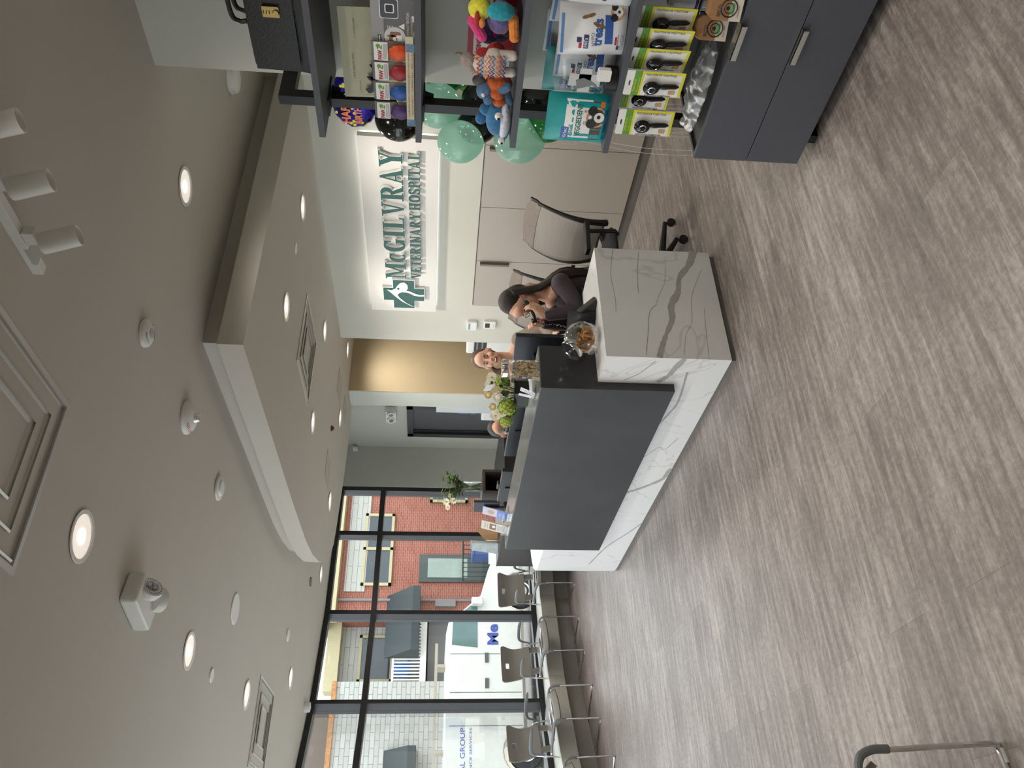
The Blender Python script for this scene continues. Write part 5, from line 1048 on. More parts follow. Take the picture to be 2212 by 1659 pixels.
b = MB(); c0 = v*1.1; c1 = Vector((2.97, 3.80, .80))-e0; mid = Vector((headpt(1195, 700, 5.10)-e0)); path = bez([c0, c0.lerp(mid, .5)+Vector((0, .02, -.01)), mid, c1.lerp(mid, .4), c1], 60); b.tube([p+Vector((.006*math.cos(i*1.9), .006*math.sin(i*1.9), 0)) for i, p in enumerate(path)], .0032, 6); obj('cord', b, BLACK, hs, smooth=True)
# 2: smiling at the camera
hw = headpt(1052, 775, 6.35); rz2 = math.radians(-38)
t, h, he, H, RH, nb = person('smiling person with brown tied-back hair in a taupe top, sitting behind the desk', hw, rz2, (0, -.03), -.05, .0, SKIN, TAUPE, (((-.27, -.10, .84), (-.20, -.33, .79)), ((.27, -.10, .84), (.20, -.33, .79))), .60, HBR, hrol=-.05, smile=True)
b = MB(); he(b, (0, .028, .036), (.083, .098, .098)); he(b, (0, .06, -.02), (.07, .06, .08)); he(b, (0, .1, -.03), (.035, .035, .035))
for k_ in range(8): b.tube(bez([h(-.055, .09, -.02), h(-.095-.004*k_, .07, -.075), h(-.085-.008*k_, .03, -.13), h(-.07-.01*k_, .0, -.165)], 9), .010, 6)
remesh('hair', b, .0055, HBR, t, 1)
# 3: masked, half hidden
hw = headpt(1086, 924, 7.1); rz3 = math.radians(-28)
t, h, he, H, RH, nb = person('person with dark hair and a pale blue face mask half hidden behind a monitor', hw, rz3, (0, -.05), .05, .12, SKIN3, mat('navy_fabric', srgb(40, 46, 66), .8), (((-.27, -.14, .68), (-.18, -.36, .79)), ((.27, -.14, .68), (.18, -.36, .79))), .46, HK)
b = MB(); he(b, (0, .030, .036), (.084, .097, .100)); he(b, (0, .06, -.03), (.075, .06, .09)); he(b, (0, .11, .0), (.04, .04, .04)); remesh('hair', b, .0055, HK, t, 1)
b = MB(); b.grid(lambda a, c: h(.062*math.sin((a-.5)*2.3), -.075-.038*math.cos((a-.5)*2.3)*(.75+.25*math.sin(PI*c))+.03*abs(a-.5), -.112+.104*c), 12, 8); fm = obj('face_mask', b, mat('pale_blue_mask', srgb(150, 200, 214), .6, scale=60, var=.04), t, smooth=True)
# office chairs
MESHM = mat('grey_mesh_fabric', srgb(150, 144, 138), .8, scale=4, var=.1, stretch=(1, 1, 120), alpha=.86); MESHT = mat('taupe_mesh_band', srgb(128, 118, 110), .8, scale=80, var=.1)
def office_chair(label, x, y, rz, zb):
    t = thing('office_chair', label, 'office chair', (x, y, 0), rz, 'mesh office chairs behind the desk')
    def bk(a, c):
        w = .215+.03*math.sin(PI*c)+.03*c; yy = .20+.16*c**1.6-.05*math.sin(PI*c)-.05*(abs(a-.5)*2)**2; return ((a-.5)*2*w, yy, zb-.55+.55*c-.02*(abs(a-.5)*2)**3*(c > .9))
    b = MB(); b.grid(lambda a, c: bk(a, .02+.84*c), 14, 16); obj('backrest', b, MESHM, t, smooth=True)
    b = MB(); b.grid(lambda a, c: (lambda p: (p[0], p[1]-.004, p[2]))(bk(a, .84+.16*c)), 14, 4, t=.006); obj('top_band', b, MESHT, t, smooth=True)
    b = MB(); b.grid(lambda a, c: (lambda p: (p[0], p[1]+.012, p[2]))(bk(a, .0+.34*c)), 12, 6, t=.006); obj('lumbar_band', b, mat('dark_mesh', srgb(66, 66, 66), .8, scale=4, var=.2, stretch=(1, 1, 120)), t, smooth=True)
    fr = [bk(0, 1-i/14) for i in range(15)]; fr2 = [bk(1, 1-i/14) for i in range(15)]
    b = MB()
    for f in (fr, fr2): b.tube([(p[0]*1.03, p[1]+.012, p[2]) for p in f], [.008]+[.010+.014*i/13 for i in range(14)], 10)
    b.tube([(p[0], p[1]+.02, p[2]) for p in [bk(i/10, .03) for i in range(11)]], .02, 8); b.tube([(0, .235, zb-.54), (0, .22, .52), (0, .05, .47)], [.03, .03, .03], 10); obj('back_frame', b, mat('black_chair_frame', srgb(26, 26, 27), .4), t, smooth=True)
    b = MB(); b.ell((0, -.02, .485), (.25, .25, .045), 24, 10); obj('seat', b, mat('black_seat_fabric', srgb(32, 32, 34), .85), t, smooth=True)
    b = MB(); b.cyl((0, 0, .10), (0, 0, .45), .028); 
    for i in range(5): a = 2*PI*i/5; b.tube([(0, 0, .10), (.30*math.cos(a), .30*math.sin(a), .075)], [.03, .016], 8)
    bs = obj('base', b, mat('black_chair_frame', None), t, smooth=True)
    for i in range(5):
        a = 2*PI*i/5; b = MB(); b.cyl((.30*math.cos(a)-.012, .30*math.sin(a), .03), (.30*math.cos(a)+.012, .30*math.sin(a), .03), .03); obj('caster', b, BLACK, bs, smooth=True)
    for s_ in (-1, 1):
        b = MB(); b.tube([(s_*.24, .06, .47), (s_*.29, .05, .50), (s_*.29, .04, .68)], .016); b.cb((s_*.29, -.01, .695), (.08, .24, .03)); obj('armrest', b, BLACK, t, bev=.004)
    return t
office_chair('mesh-backed office chair behind the person on the phone', 3.84, 4.10, math.radians(-100), 1.085)
office_chair('mesh-backed office chair behind the smiling person', 3.98, 4.98, math.radians(-78), 1.11)
# ---------------------------------------------------------------- waiting chairs along the windows
CHP = mat('warm_grey_chair_plastic', srgb(126, 122, 116), .45, scale=60, var=.03); CHA = mat('cool_grey_chair_plastic', srgb(112, 116, 120), .45)
def make_chair():
    """front is -Y"""
    t = thing('waiting_chair', 'x', 'chair')
    def seatf(a, c):
        x = -.225+.45*a; y = -.24+.45*c; e = abs(a-.5)*2
        z = .448+.016*e**3-.02*math.sin(PI*min(1, c*1.1))*(1-e*e) - (.062*((.2-c)/.2)**2 if c < .2 else 0)
        return (x*(1-.04*c), y, z)
    b = MB(); b.grid(seatf, 14, 14, t=.02); obj('seat', b, CHP, t, smooth=True, ang=60)
    def backp(x, v):        # v 0..1 up
        w = x/.23; y = .20+.085*v+.03*math.sin(PI*v)-.035*w*w*(.4+.6*v); return (x, y-.006*math.cos(6*v), .545+.325*v)
    b = MB()
    for (x0, x1, v0, v1) in ((-1, 1, 0, .72), (-1, -.16, .72, .84), (.16, 1, .72, .84), (-1, 1, .84, 1)):
        def f(a, c, x0=x0, x1=x1, v0=v0, v1=v1):
            v = v0+(v1-v0)*c; wd = .195+.035*v+(.02 if v > .6 else 0)*min(1, (v-.6)/.3)-.02*max(0, v-.93)/.07; return backp((x0+(x1-x0)*a)*wd, v)
        b.grid(f, 8 if x1-x0 > 1 else 4, 8 if v1-v0 > .2 else 2, t=.010)
    for s_ in (-1, 1): b.grid(lambda a, c: (s_*(.105+.075*a+.01*c), .175+.028*c, .43+.12*c), 3, 4, t=.012)
    bk = obj('backrest', b, CHP, t, smooth=True, ang=50)
    for s_ in (-1, 1):
        b = MB(); x = s_*.235
        P = bez([(x, .16, .455), (x, .0, .452), (x, -.16, .452), (x, -.235, .44), (x, -.262, .40), (x, -.268, .30), (x, -.278, .06), (x, -.276, .016), (x, -.25, .009), (x, .0, .009), (x, .255, .009), (x, .282, .02), (x, .27, .08), (x, .20, .40), (x, .19, .50), (x*.9, .20, .60)], 60)
        b.tube(P, .0085, 8); lg = obj('leg', b, CHROME, t, smooth=True)
        b = MB(); b.tube(bez([(x, .14, .457), (x, -.16, .455), (x, -.238, .443), (x, -.265, .40), (x, -.268, .345)], 20), .0125, 10); obj('leg_sleeve', b, CHA, lg, smooth=True)
        b = MB(); b.prism([(0, 0), (.02, 0), (.05, .12), (.035, .125), (.0, .08)], .028, (x+.014, .15, .52), (0, 1, 0), (0, 0, 1)) if False else b.tube(bez([(x*.98, .175, .52), (x*1.02, .165, .60), (x*1.05, .14, .655), (x*1.08, .05, .672), (x*1.08, -.10, .675), (x*1.06, -.17, .668)], 18), [.011, .012, .013, .014, .015, .016, .017, .018, .018, .018, .018, .018, .018, .017, .012, .008][:16], 8, flat=.5); obj('armrest', b, CHA, t, smooth=True)
        b = MB(); b.cyl((x, -.265, .003), (x, -.225, .003), .011); b.cyl((x, .22, .003), (x, .26, .003), .011); obj('glide', b, mat('clear_glide', srgb(210, 210, 206), .3), lg)
    b = MB(); b.tube([(-.235, .0, .44), (.235, .0, .44)], .008); b.tube([(-.235, -.16, .44), (.235, -.16, .44)], .008); b.tube([(-.235, .19, .44), (.235, .19, .44)], .008); obj('cross_bar', b, CHROME, t, smooth=True)
    return t
CH = [(3.386, 9.31, 13.4, 'grey waiting chair furthest along the windows, partly behind the desk end'), (2.45, 9.01, 24, 'grey waiting chair between the second and third visible window posts'),
      (1.565, 8.46, 37, 'grey waiting chair in front of the van wheel, near the left picture edge'), (.766, 7.62, 47, 'grey waiting chair cut off by the picture edge, nearest of the window row'),
      (.065, 2.553, 96.6, 'grey waiting chair closest to the camera, only its seat edge and chrome leg in view')]
p0 = make_chair()
for i, (x, y, a, lb) in enumerate(CH):
    o = p0 if i == 0 else copy_tree(p0); o.location = (x, y, 0); o.rotation_euler = (0, 0, math.radians(a)); o['label'] = lb; o['group'] = 'grey waiting room chairs'
# ---------------------------------------------------------------- plush toys and balloons
def plush(name, label, x, y, parts, z=1.3795, rz=0):
    t = thing(name, label, 'plush toy', (x, y, z), rz)
    for nm, c, cl, els in parts:
        b = MB()
        for e in els:
            if len(e) == 2: b.ell(e[0], e[1], 16, 12)
            else: chain(b, [e[0], e[1]], [e[2], e[2]*.9], 10)
        obj(nm, b, mat(c, srgb(*cl) if cl else None, .95, scale=60, var=.2, bump=.6, sheen=.3), t, smooth=True)
    return t
plush('plush_shark', 'blue knitted plush shark with two goggle eyes at the left end of the second shelf', 2.88, 2.21, [
    ('body', 'blue_knit', (44, 110, 158), [((0, 0, .06), (.05, .085, .05)), ((.02, -.03, .10), (.03, .03, .04)), ((0, .06, .03), (.035, .05, .028)), ((.02, .02, .13), (.015, .03, .025))]),
    ('belly', 'pale_plush', (206, 212, 226), [((-.012, 0, .030), (.048, .09, .028))]),
    ('eye', 'white_bead', (240, 240, 240), [((-.045, -.045, .058), .017)]), ('eye', 'white_bead', None, [((-.042, .085, .035), .016)]),
    ('pupil', 'black_bead', (16, 16, 18), [((-.060, -.043, .058), .007), ((-.056, .087, .035), .006)])])
plush('plush_dragon', 'blue and orange plush dragon between the shark and the patterned llama', 2.90, 2.06, [
    ('body', 'orange_plush', (206, 100, 48), [((.01, 0, .065), (.045, .045, .06)), ((-.03, .02, .07), (.03, .02, .03)), ((-.02, .06, .06), (.03, .025, .028))]),
    ('head', 'blue_grey_plush', (86, 124, 164), [((-.01, .02, .125), (.034, .038, .034)), ((-.035, .045, .108), (.024, .022, .02))]),
    ('leg', 'blue_grey_plush', None, [((-.03, -.02, .03), (-.03, .02, .07), .018)]), ('leg', 'blue_grey_plush', None, [((-.02, .06, .018), (0, .03, .03), .02)]),
    ('hat', 'grey_knit', (84, 84, 86), [((.0, -.02, .15), (.022, .025, .028))]), ('eye', 'white_bead', None, [((-.042, .02, .13), .009)])])
L_ = plush('plush_llama', 'brightly patterned red, white and blue plush llama on the second shelf', 2.87, 1.925, [
    ('body', 'red_plush', (176, 40, 32), [((.015, -.01, .09), (.045, .06, .045))]), ('head', 'grey_plush', (164, 152, 146), [((-.01, .0, .20), (.028, .035, .035)), ((-.02, .02, .188), (.02, .02, .02))]),
    ('mane', 'red_plush', None, [((.0, -.035, .14), (.02, .02, .03))]), ('ear', 'grey_plush', None, [((0, -.02, .235), (.008, .008, .02))])])
b = MB(); b.ell((-.008, .0, .095), (.045, .062, .05), 20, 14); b.ell((-.01, .005, .15), (.030, .033, .05), 16, 12)
for y in (-.035, .04): chain(b, [(-.01, y, .02), (-.01, y, .08)], [.020, .022])
obj('blanket', b, mat('pale_pattern_cloth', srgb(222, 214, 204), .9, scale=30, var=.1), L_, smooth=True)
for k, (c, n) in enumerate((((40, 92, 168), 'blue_zigzag'), ((204, 60, 40), 'red_zigzag'), ((224, 150, 80), 'orange_zigzag'))):
    b = MB()
    for j in range(3):
        z0 = .055+.045*j+.014*k; b.tube([(-.012-.045*math.sqrt(max(0, 1-(yy/.062)**2))*math.sqrt(max(.1, 1-((z0-.10)/.075)**2))-.002, yy, z0+.006*(-1)**i) for i, yy in enumerate([-.05+.1*q/10 for q in range(11)])], .0022, 5)
    obj(n, b, mat(n, srgb(*c), .8), L_)
plush('plush_elephant', 'dark purple and magenta plush toy behind the llama', 3.0, 1.84, [
    ('body', 'purple_plush', (62, 44, 96), [((0, 0, .08), (.06, .08, .075)), ((-.03, .03, .12), (.04, .04, .04)), ((-.04, -.02, .05), (.03, .05, .04))]), ('ear', 'magenta_plush', (176, 36, 110), [((-.01, -.05, .15), (.02, .04, .05)), ((-.05, .02, .10), (.012, .018, .018))])])
plush('plush_bird', 'purple, yellow and teal plush bird with orange feet near the top picture edge', 2.88, 1.74, [
    ('body', 'lilac_plush', (98, 84, 138), [((0, .0, .085), (.055, .065, .05))]), ('wing', 'teal_plush', (30, 150, 168), [((-.03, -.04, .085), (.035, .035, .055))]),
    ('head', 'yellow_plush', (226, 222, 70), [((-.01, -.035, .165), (.035, .045, .045))]), ('beak', 'orange_felt', (222, 132, 50), [((-.05, .0, .155), (.014, .02, .012))]),
    ('arm', 'pink_plush', (222, 60, 130), [((-.02, .01, .19), (-.03, .07, .15), .022)]), ('foot', 'orange_felt', None, [((-.03, -.01, .035), (-.045, .055, .025), .022)]), ('foot', 'orange_felt', None, [((0, .05, .07), (.02, .018, .02))]), ('cheek', 'red_plush', None, [((-.045, -.01, .175), (.01, .035, .01))])])
plush('plush_duck', 'green plush duck with a yellow beak at the back of the second shelf', 3.08, 1.73, [
    ('body', 'green_plush', (24, 96, 54), [((0, -.04, .16), (.04, .06, .045)), ((0, 0, .20), (.025, .035, .03))]), ('beak', 'yellow_plush', None, [((0, .03, .23), (.012, .014, .018))])])
for i, (x, y, lb) in enumerate(((3.12, 2.02, 'red and white toy card nearest the balloons at the back of the second shelf'), (3.10, 1.90, 'red and white toy card behind the llama and purple plush'), (3.16, 1.80, 'red and white toy card furthest back'), (3.14, 1.66, 'red and white toy card at the top picture edge'))):
    t = thing('toy_card', lb, 'toy card', (x, y, 1.3795), 0, 'red and white toy cards')
    b = MB(); b.box((0, -.06, .0), (.003, .06, .20)); obj('card', b, WHP, t)
    b = MB(); b.box((-.001, -.06, .175), (0, .06, .20)); b.box((-.001, -.06, 0), (0, .06, .10)); b.text('KONG', (-.001, .045, .14), UR, UZ, .02, w=.08, bold=.04); obj('red_print', b, REDP, t)
MINT = glassmat('mint_latex', (.62, .88, .78), .5, .06, .45); GLX = mat('green_latex', srgb(16, 104, 44), .15); BLX = mat('black_latex', srgb(14, 16, 15), .12); WLX = glassmat('clear_latex', srgb(226, 226, 212), .5, .08, .4)
BAL = [(995, 307, 4.75, .125, MINT, 'mint green balloon lowest and nearest beside the hospital sign'), (947, 228, 4.85, .135, MINT, 'mint green balloon crossed by the black shelf post'), (1122, 303, 4.75, .14, MINT, 'mint green balloon behind the end of the second shelf'), (912, 190, 5.1, .12, MINT, 'mint green balloon mostly behind the pale wall edge'),
       (1183, 268, 4.7, .11, GLX, 'dark green balloon behind the teal treat bag'), (962, 160, 5.0, .12, GLX, 'dark green balloon above the crossed mint one'), (1022, 160, 5.0, .12, GLX, 'dark green balloon behind the dragon toy'), (1100, 225, 5.1, .10, GLX, 'dark green balloon hidden behind the shark toy'),
       (1036, 213, 4.9, .10, BLX, 'black balloon between the post and the dragon toy'), (1032, 270, 5.05, .12, BLX, 'black balloon behind the lowest mint one'), (1160, 215, 5.0, .11, BLX, 'black balloon seen between the second and third shelves'), (862, 258, 5.0, .135, BLX, 'black balloon just right of the sign under the boot display'),
       (985, 222, 5.2, .12, WLX, 'clear balloon behind the crossed mint one'), (1150, 250, 5.2, .14, WLX, 'off-white balloon between the two shelf gaps')]
for px, py, dep, r, m, lb in BAL:
    c = headpt(px, py, dep); t = thing('balloon', lb, 'balloon', c, 0, 'bunch of party balloons')
    b = MB(); b.ell((0, 0, 0), (r, r, r*1.12), 28, 20, fn=lambda q: Vector((q.x*(1-.16*max(0, -q.z)**2), q.y*(1-.16*max(0, -q.z)**2), q.z))); obj('latex', b, m, t, smooth=True)
    b = MB(); b.lathe([(.004, -r*1.1), (.010, -r*1.1-.016), (.001, -r*1.1-.016)], n=10); obj('knot', b, m, t)
    b = MB(); b.tube(bez([(0, 0, -r*1.1-.014), (.02, .02, -r*1.1-.2), (.05, -.02, -(c.z-.9)), (.02, .02, -(c.z-.45)), (0, 0, -(c.z-.004))], 40), .0015, 4); obj('ribbon', b, WHP, t)
c = headpt(765, 215, 4.95); t = thing('foil_balloon', 'shiny blue and purple foil party balloon with dots under the top shelf', 'balloon', c)
b = MB(); b.ell((0, 0, 0), (.07, .20, .145), 28, 18, fn=lambda q: q*(1+.03*math.sin(14*math.atan2(q.y, q.z)))); obj('foil', b, mat('blue_violet_foil', srgb(44, 34, 150), .16, metal=.7, scale=9, var=.6, bump=.2), t, smooth=True)
b = MB(); rn = random.Random(8)
for k in range(34): y = rn.uniform(-.17, .17); z = rn.uniform(-.11, .12); q = 1-(y/.2)**2-(z/.145)**2; (q > .03) and b.ell((-.07*math.sqrt(q)-.002, y, z), (.002, .011, .011), 10, 6)
obj('dots', b, YEL, t)
b = MB(); b.text('HAPPY', (-.074, .12, .02), UR, UZ, .05, w=.2, bold=.04); b.text('BIRTHDAY', (-.074, .12, -.05), UR, UZ, .04, w=.22, bold=.04); obj('lettering', b, ORG, t)
# ---------------------------------------------------------------- the street outside
G0 = -.67
b = MB(); b.box((-30, 10.6, G0-.2), (45, 60, G0)); struct('ground', b, mat('grey_asphalt', srgb(128, 124, 120), .9, scale=6, var=.12))
b = MB(); b.box((-6, 10.25, G0-.1), (20, 13.6, -.45)); b.box((-30, 20.5, G0-.1), (45, 26.9, -.5)); struct('trim_2', b, mat('pale_concrete_pavement', srgb(168, 156, 140), .85, scale=4, var=.1))
def brick(name, c1, c2, mo, w=.22, h=.075):
    m = bpy.data.materials.new(name); m.use_nodes = True; nt = m.node_tree; N = nt.nodes; tc = N.new('ShaderNodeTexCoord'); mp = N.new('ShaderNodeMapping'); mp.inputs['Rotation'].default_value = (PI/2, 0, 0); k = N.new('ShaderNodeTexBrick')
    nt.links.new(tc.outputs['Object'], mp.inputs[0]); nt.links.new(mp.outputs[0], k.inputs[0]); k.inputs['Scale'].default_value = 1; k.inputs['Brick Width'].default_value = w; k.inputs['Row Height'].default_value = h; k.inputs['Mortar Size'].default_value = .008
    k.inputs['Color1'].default_value = (*c1, 1); k.inputs['Color2'].default_value = (*c2, 1); k.inputs['Mortar'].default_value = (*mo, 1); nt.links.new(k.outputs[0], N['Principled BSDF'].inputs['Base Color']); N['Principled BSDF'].inputs['Roughness'].default_value = .85; return m
RB = brick('red_brick', srgb(128, 66, 52), srgb(144, 78, 60), srgb(140, 118, 106)); WB = brick('white_painted_brick', srgb(168, 168, 162), srgb(156, 156, 150), srgb(112, 108, 100), .45, .15)
SID = brick('white_siding', srgb(160, 160, 152), srgb(166, 166, 158), srgb(110, 110, 106), 1.2, .18); TRIM = mat('cream_window_trim', srgb(164, 154, 120), .6); DGL = mat('dark_window_glass', srgb(52, 60, 64), .08); DAWN = mat('dark_green_awning', srgb(36, 44, 46), .7)
def window_(t, x0, x1, z0, z1, y):
    b = MB(); b.box((x0, y-.08, z0), (x1, y, z0+.1)); b.box((x0, y-.08, z1-.1), (x1, y, z1)); n = max(1, round((x1-x0)/1.1))
    for i in range(n+1): x = x0+(x1-x0-.1)*i/n; b.box((x, y-.08, z0), (x+.1, y, z1))
    f = obj('window', b, TRIM, t); b = MB(); b.box((x0, y-.03, z0), (x1, y-.01, z1)); obj('glass', b, DGL, f)
HY = 27
t = thing('brick_house', 'red brick two-storey house with a dark green awning across the street', 'house', (0, HY, G0))
b = MB(); b.box((8.5, 0, 0), (15.5, 6, 5.75)); obj('wall', b, RB, t)
b = MB(); b.box((9.3, -.06, 4.75), (15.5, 0, 5.45)); obj('siding', b, SID, t)
b = MB(); b.box((8.3, -.5, 5.62), (15.8, .2, 5.95)); obj('gutter', b, TRIM, t)
b = MB(); b.prism([(8.2, 5.95), (15.9, 5.95), (15.9, 6.7), (8.2, 6.7)], -2, (0, -.3, 0), (1, 0, 0), (0, 0, 1)); obj('roof', b, mat('grey_shingles', srgb(120, 128, 134), .8), t)
window_(t, 9.5, 12.2, 3.85, 4.9, -.02); window_(t, 13.0, 14.4, 3.85, 4.9, -.02); window_(t, 12.7, 14.0, 1.2, 2.6, -.02)
b = MB(); b.prism([(0, 0), (1.1, -.9), (1.1, -1.15), (0, -1.15)], 2.1, (9.15, 0, 3.95), (0, -1, 0), (0, 0, 1)); obj('awning', b, DAWN, t)
b = MB(); b.box((9.65, -.08, .4), (10.65, -.01, 2.9)); d_ = obj('door', b, mat('dark_green_door', srgb(56, 66, 62), .5), t); b = MB(); b.box((9.8, -.1, 1.2), (10.5, -.08, 2.6)); obj('door_glass', b, mat('grey_green_glass', srgb(128, 142, 132), .15), d_)
b = MB(); b.box((9.2, -1.2, 0), (11, 0, .4)); [b.tube([(9.3+.16*i, -1.15, .4), (9.3+.16*i, -1.15, 1.4)], .015, 5) for i in range(10)]; b.tube([(9.3, -1.15, 1.4), (10.75, -1.15, 1.4)], .03, 6); obj('porch_railing', b, BLKM, t)
b = MB(); b.tube([(9.0, -.08, 0), (9.0, -.08, 5.6)], .05, 8); b.box((8.75, -.2, 1.6), (9.0, 0, 2.3)); obj('downpipe', b, mat('grey_pipe', srgb(110, 106, 104), .5), t)
t = thing('balcony_house', 'pale sided house with a white balcony railing and blue chairs across the street', 'house', (0, HY, G0))
b = MB(); b.box((6.3, 1.4, 0), (8.5, 6, 5.6)); obj('wall', b, SID, t); b = MB(); b.box((6.2, .8, 5.5), (8.6, 1.5, 5.95)); obj('eave', b, TRIM, t)
b = MB(); b.box((6.3, 0, 2.55), (8.5, 1.4, 2.75)); obj('balcony_floor', b, WHITE, t); window_(t, 6.6, 8.2, 3.7, 4.9, 1.38)
b = MB(); [b.box((6.35+.11*i, 0, 2.75), (6.40+.11*i, .04, 3.6)) for i in range(20)]; b.box((6.3, -.02, 3.6), (8.5, .06, 3.67)); obj('railing', b, WHITE, t)
b = MB(); b.box((6.3, .3, 0), (8.5, .4, 2.5)); obj('garage_door', b, mat('dark_grey_garage', srgb(92, 92, 90), .6), t)
for x in (6.7, 7.5):
    c_ = thing('balcony_chair', 'blue chair behind the white balcony railing', 'chair', (x, HY+.6, G0+2.75), 0, 'blue balcony chairs'); b = MB(); b.box((0, 0, .35), (.5, .5, .42)); obj('seat', b, mat('bright_blue_plastic', srgb(30, 96, 170), .5), c_)
    b = MB(); b.box((0, .45, .42), (.5, .5, .95)); obj('backrest', b, mat('bright_blue_plastic', None), c_)
    for q in ((.03, .03), (.47, .03), (.03, .47), (.47, .47)): b = MB(); b.cyl((q[0], q[1], 0), (q[0], q[1], .35), .02, n=8); obj('leg', b, mat('bright_blue_plastic', None), c_)
t = thing('white_brick_building', 'white painted brick building with a small dark awning across the street', 'building', (0, HY-.3, G0))
b = MB(); b.box((-9, 0, 0), (6.25, 6, 5.35)); obj('wall', b, WB, t); b = MB(); b.box((-9, -.1, 5.35), (6.25, .1, 5.5)); obj('parapet', b, mat('rusty_metal_edge', srgb(158, 112, 70), .8, scale=12, var=.3), t)
b = MB(); b.prism([(0, 0), (.9, -.75), (.9, -1), (0, -1)], 1.7, (4.2, 0, 3.75), (0, -1, 0), (0, 0, 1)); obj('awning', b, DAWN, t); b = MB(); b.prism([(-9, 0), (6.3, 0), (5.8, 1.1), (-9, 1.5)], -3, (0, 2.5, 5.5), (1, 0, 0), (0, 0, 1)); obj('roof', b, mat('brown_roof', srgb(96, 84, 76), .8), t)
# van
t = thing('van', 'white work van with a ladder rack and blue lettering parked outside the windows', 'van', (0, 17.5, G0)); VW = mat('white_van_paint', srgb(186, 186, 178), .25, coat=.4)
prof = [(7.0, .38), (6.98, .95), (6.55, 1.12), (5.98, 1.28), (5.35, 2.0), (5.1, 2.05), (.9, 2.06), (.72, 1.9), (.68, .38)]
def arch(cx): return [(cx-.44*math.cos(PI*i/10), .38+.44*math.sin(PI*i/10)) for i in range(11)]
pl = prof+arch(2.72)+arch(6.08); b = MB(); b.prism(pl, -1.9, (0, 0, 0), (1, 0, 0), (0, 0, 1)); obj('body', b, VW, t, bev=.03)
b = MB(); b.prism([(4.80, 1.36), (5.86, 1.36), (5.40, 1.9), (4.86, 1.92)], .01, (0, -.002, 0), (1, 0, 0), (0, 0, 1)); obj('side_window', b, mat('tinted_glass', srgb(70, 96, 94), .08), t)
b = MB(); [b.box((x, -.006, .42), (x+.012, 0, 1.95)) for x in (4.66, 3.86, 3.2)]; [b.box((x, -.03, 1.12), (x+.2, 0, 1.2)) for x in (4.48, 3.95)]; obj('door_seams', b, mat('dark_seam', srgb(70, 70, 70), .5), t)
b = MB(); b.box((6.7, -.01, .85), (7.0, .0, 1.1)); obj('headlight', b, mat('clear_lens', None), t); b = MB(); b.box((5.7, -.25, 1.25), (5.85, -.02, 1.5)); obj('mirror', b, VW, t, bev=.02)
b = MB(); b.text('Mec', (5.36, -.004, .92) if False else (5.32, -.008, .93), (-1, 0, 0) if False else (1, 0, 0), UZ, .2, w=.5) if False else b.text('Me', (4.86, -.008, .90), (1, 0, 0), UZ, .22, w=.45, bold=.04)
b.text('MECHANICAL GROUP', (1.45, -.008, 1.62), (1, 0, 0), UZ, .10, w=1.72); b.text('MAINTENANCE SERVICES', (1.75, -.008, 1.48), (1, 0, 0), UZ, .05, w=1.42); obj('lettering', b, mat('blue_van_lettering', srgb(48, 66, 140), .4), t)
for cx in (2.72, 6.08):
    b = MB(); b.lathe([(.20, 0), (.34, 0), (.36, .03), (.36, .22), (.34, .25), (.001, .25)], (cx, -.0, .36), 32, (0, 1, 0)); w_ = obj('wheel', b, mat('black_tyre', srgb(34, 34, 34), .8), t, smooth=True)
    b = MB(); b.lathe([(.001, -.02), (.07, -.02), (.09, .0), (.17, .01), (.205, -.01), (.205, .03)], (cx, -.005, .36), 32, (0, 1, 0)); [b.cyl((cx+.11*math.cos(a), -.02, .36+.11*math.sin(a)), (cx+.11*math.cos(a), .01, .36+.11*math.sin(a)), .014, n=8) for a in [PI*i/4 for i in range(8)]]; obj('rim', b, CH2, w_, smooth=True)
b = MB(); b.box((.9, .05, 2.22), (4.9, .1, 2.28)); b.box((.9, .45, 2.22), (4.9, .5, 2.28)); [b.tube([(1.0+.3*i, .07, 2.25), (1.0+.3*i, .48, 2.25)], .018, 6) for i in range(13)]; [b.box((x, .05, 2.03), (x+.06, .5, 2.22)) for x in (1.2, 2.7, 4.4)]; obj('ladder_rack', b, mat('aluminium_rack', srgb(150, 142, 126), .5, metal=.3), t)
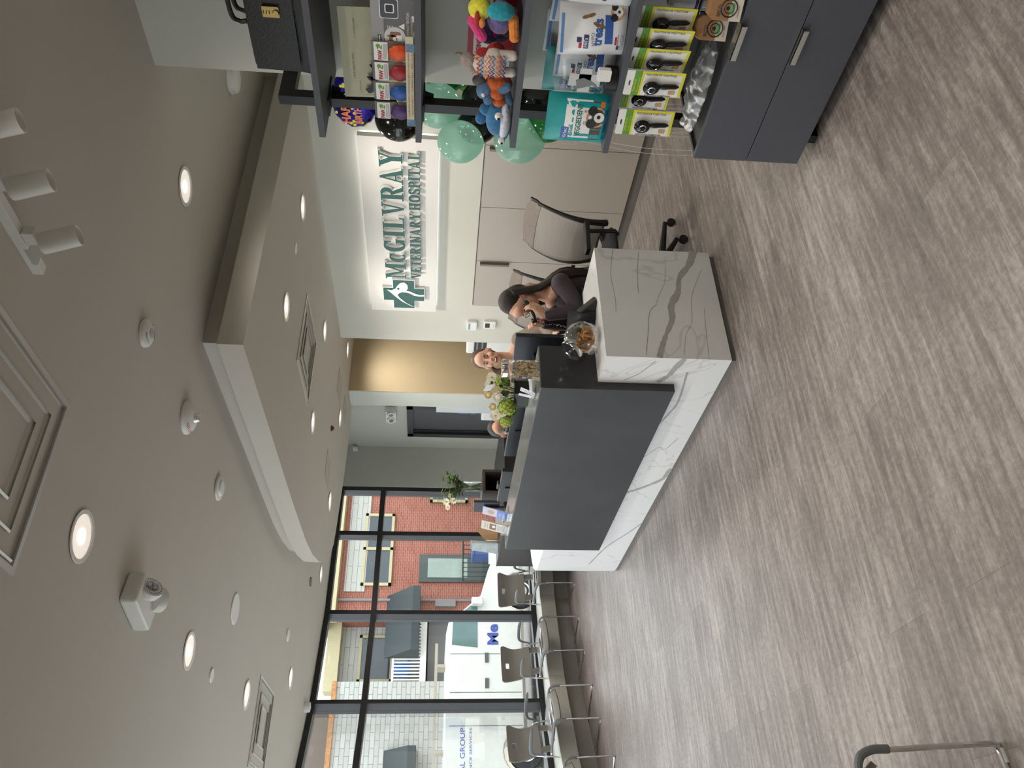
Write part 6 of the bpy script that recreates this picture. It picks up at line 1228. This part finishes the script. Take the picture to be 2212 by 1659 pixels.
# bins, trees, sign
def bin_(label, x, y, c, cn):
    t = thing('wheelie_bin', label, 'bin', (x, y, -.5)); m_ = mat(cn, srgb(*c), .5); b = MB(); b.add([(-.25, -.28, 0), (.25, -.28, 0), (.25, .28, 0), (-.25, .28, 0), (-.32, -.36, .95), (.32, -.36, .95), (.32, .36, .95), (-.32, .36, .95)], [(0, 3, 2, 1), (4, 5, 6, 7), (0, 1, 5, 4), (1, 2, 6, 5), (2, 3, 7, 6), (3, 0, 4, 7)]); obj('body', b, m_, t)
    b = MB(); b.box((-.34, -.40, .95), (.34, .38, 1.02)); obj('lid', b, m_, t, bev=.02)
bin_('blue wheeled bin in front of the brick house porch', 9.7, 24.0, (44, 70, 118), 'blue_bin'); bin_('dark green wheeled bin under the bare tree', 12.3, 24.0, (44, 92, 88), 'green_bin')
LV = mat('conifer_foliage', srgb(70, 80, 52), .9, scale=8, var=.4)
t = thing('conifer', 'dark green conifer in front of the brick house', 'tree', (12.6, 25.6, -.5)); b = MB(); rn = random.Random(2)
for k in range(1500):
    z = rn.uniform(.1, 3.6); r = (1-z/3.8)*.85*math.sqrt(rn.random()); a = rn.uniform(0, 6.28); leaf(b, (r*math.cos(a), r*math.sin(a), z), (math.cos(a), math.sin(a), .7), (0, 0, 1), .22, .06, 1)
obj('foliage', b, LV, t); b = MB(); b.cyl((0, 0, 0), (0, 0, 3.2), .07, .02, 8); obj('trunk', b, BRN, t)
t = thing('bare_tree', 'pale bare branching tree in front of the conifer', 'tree', (11.9, 23.0, -.5)); b = MB()
def br(p, d, L, r, n):
    q = p+d*L; b.tube([p, (p+q)/2+Vector((rn.uniform(-.05, .05)*L, 0, 0)), q], [r, r*.85, r*.7], 6)
    if n:
        for k in range(3): br(p.lerp(q, .5+.25*k), (d+Vector((rn.uniform(-.9, .9), rn.uniform(-.4, .4), rn.uniform(-.1, .5)))).normalized(), L*.66, r*.6, n-1)
br(Vector((0, 0, 0)), Vector((.1, 0, 1)), 1.5, .05, 4); obj('branches', b, mat('pale_bark', srgb(178, 160, 142), .8), t)
t = thing('street_sign', 'grey street sign pole with a small white no-stopping sign', 'street sign', (11.0, 22.0, -.5)); b = MB(); b.cyl((0, 0, 0), (.0, 0, 3.6), .03, n=8); obj('pole', b, mat('galvanised_pole', srgb(130, 130, 134), .5), t)
b = MB(); b.box((-.15, -.05, 3.1), (.15, -.04, 3.5)); obj('sign_face', b, WHP, t); b = MB(); b.tube([(.1*math.cos(a), -.055, 3.3+.1*math.sin(a)) for a in [PI*i/10 for i in range(20)]], .012, 5, closed=True); b.tube([(-.07, -.055, 3.37), (.07, -.055, 3.23)], .012, 5); obj('red_ring', b, REDP, t)
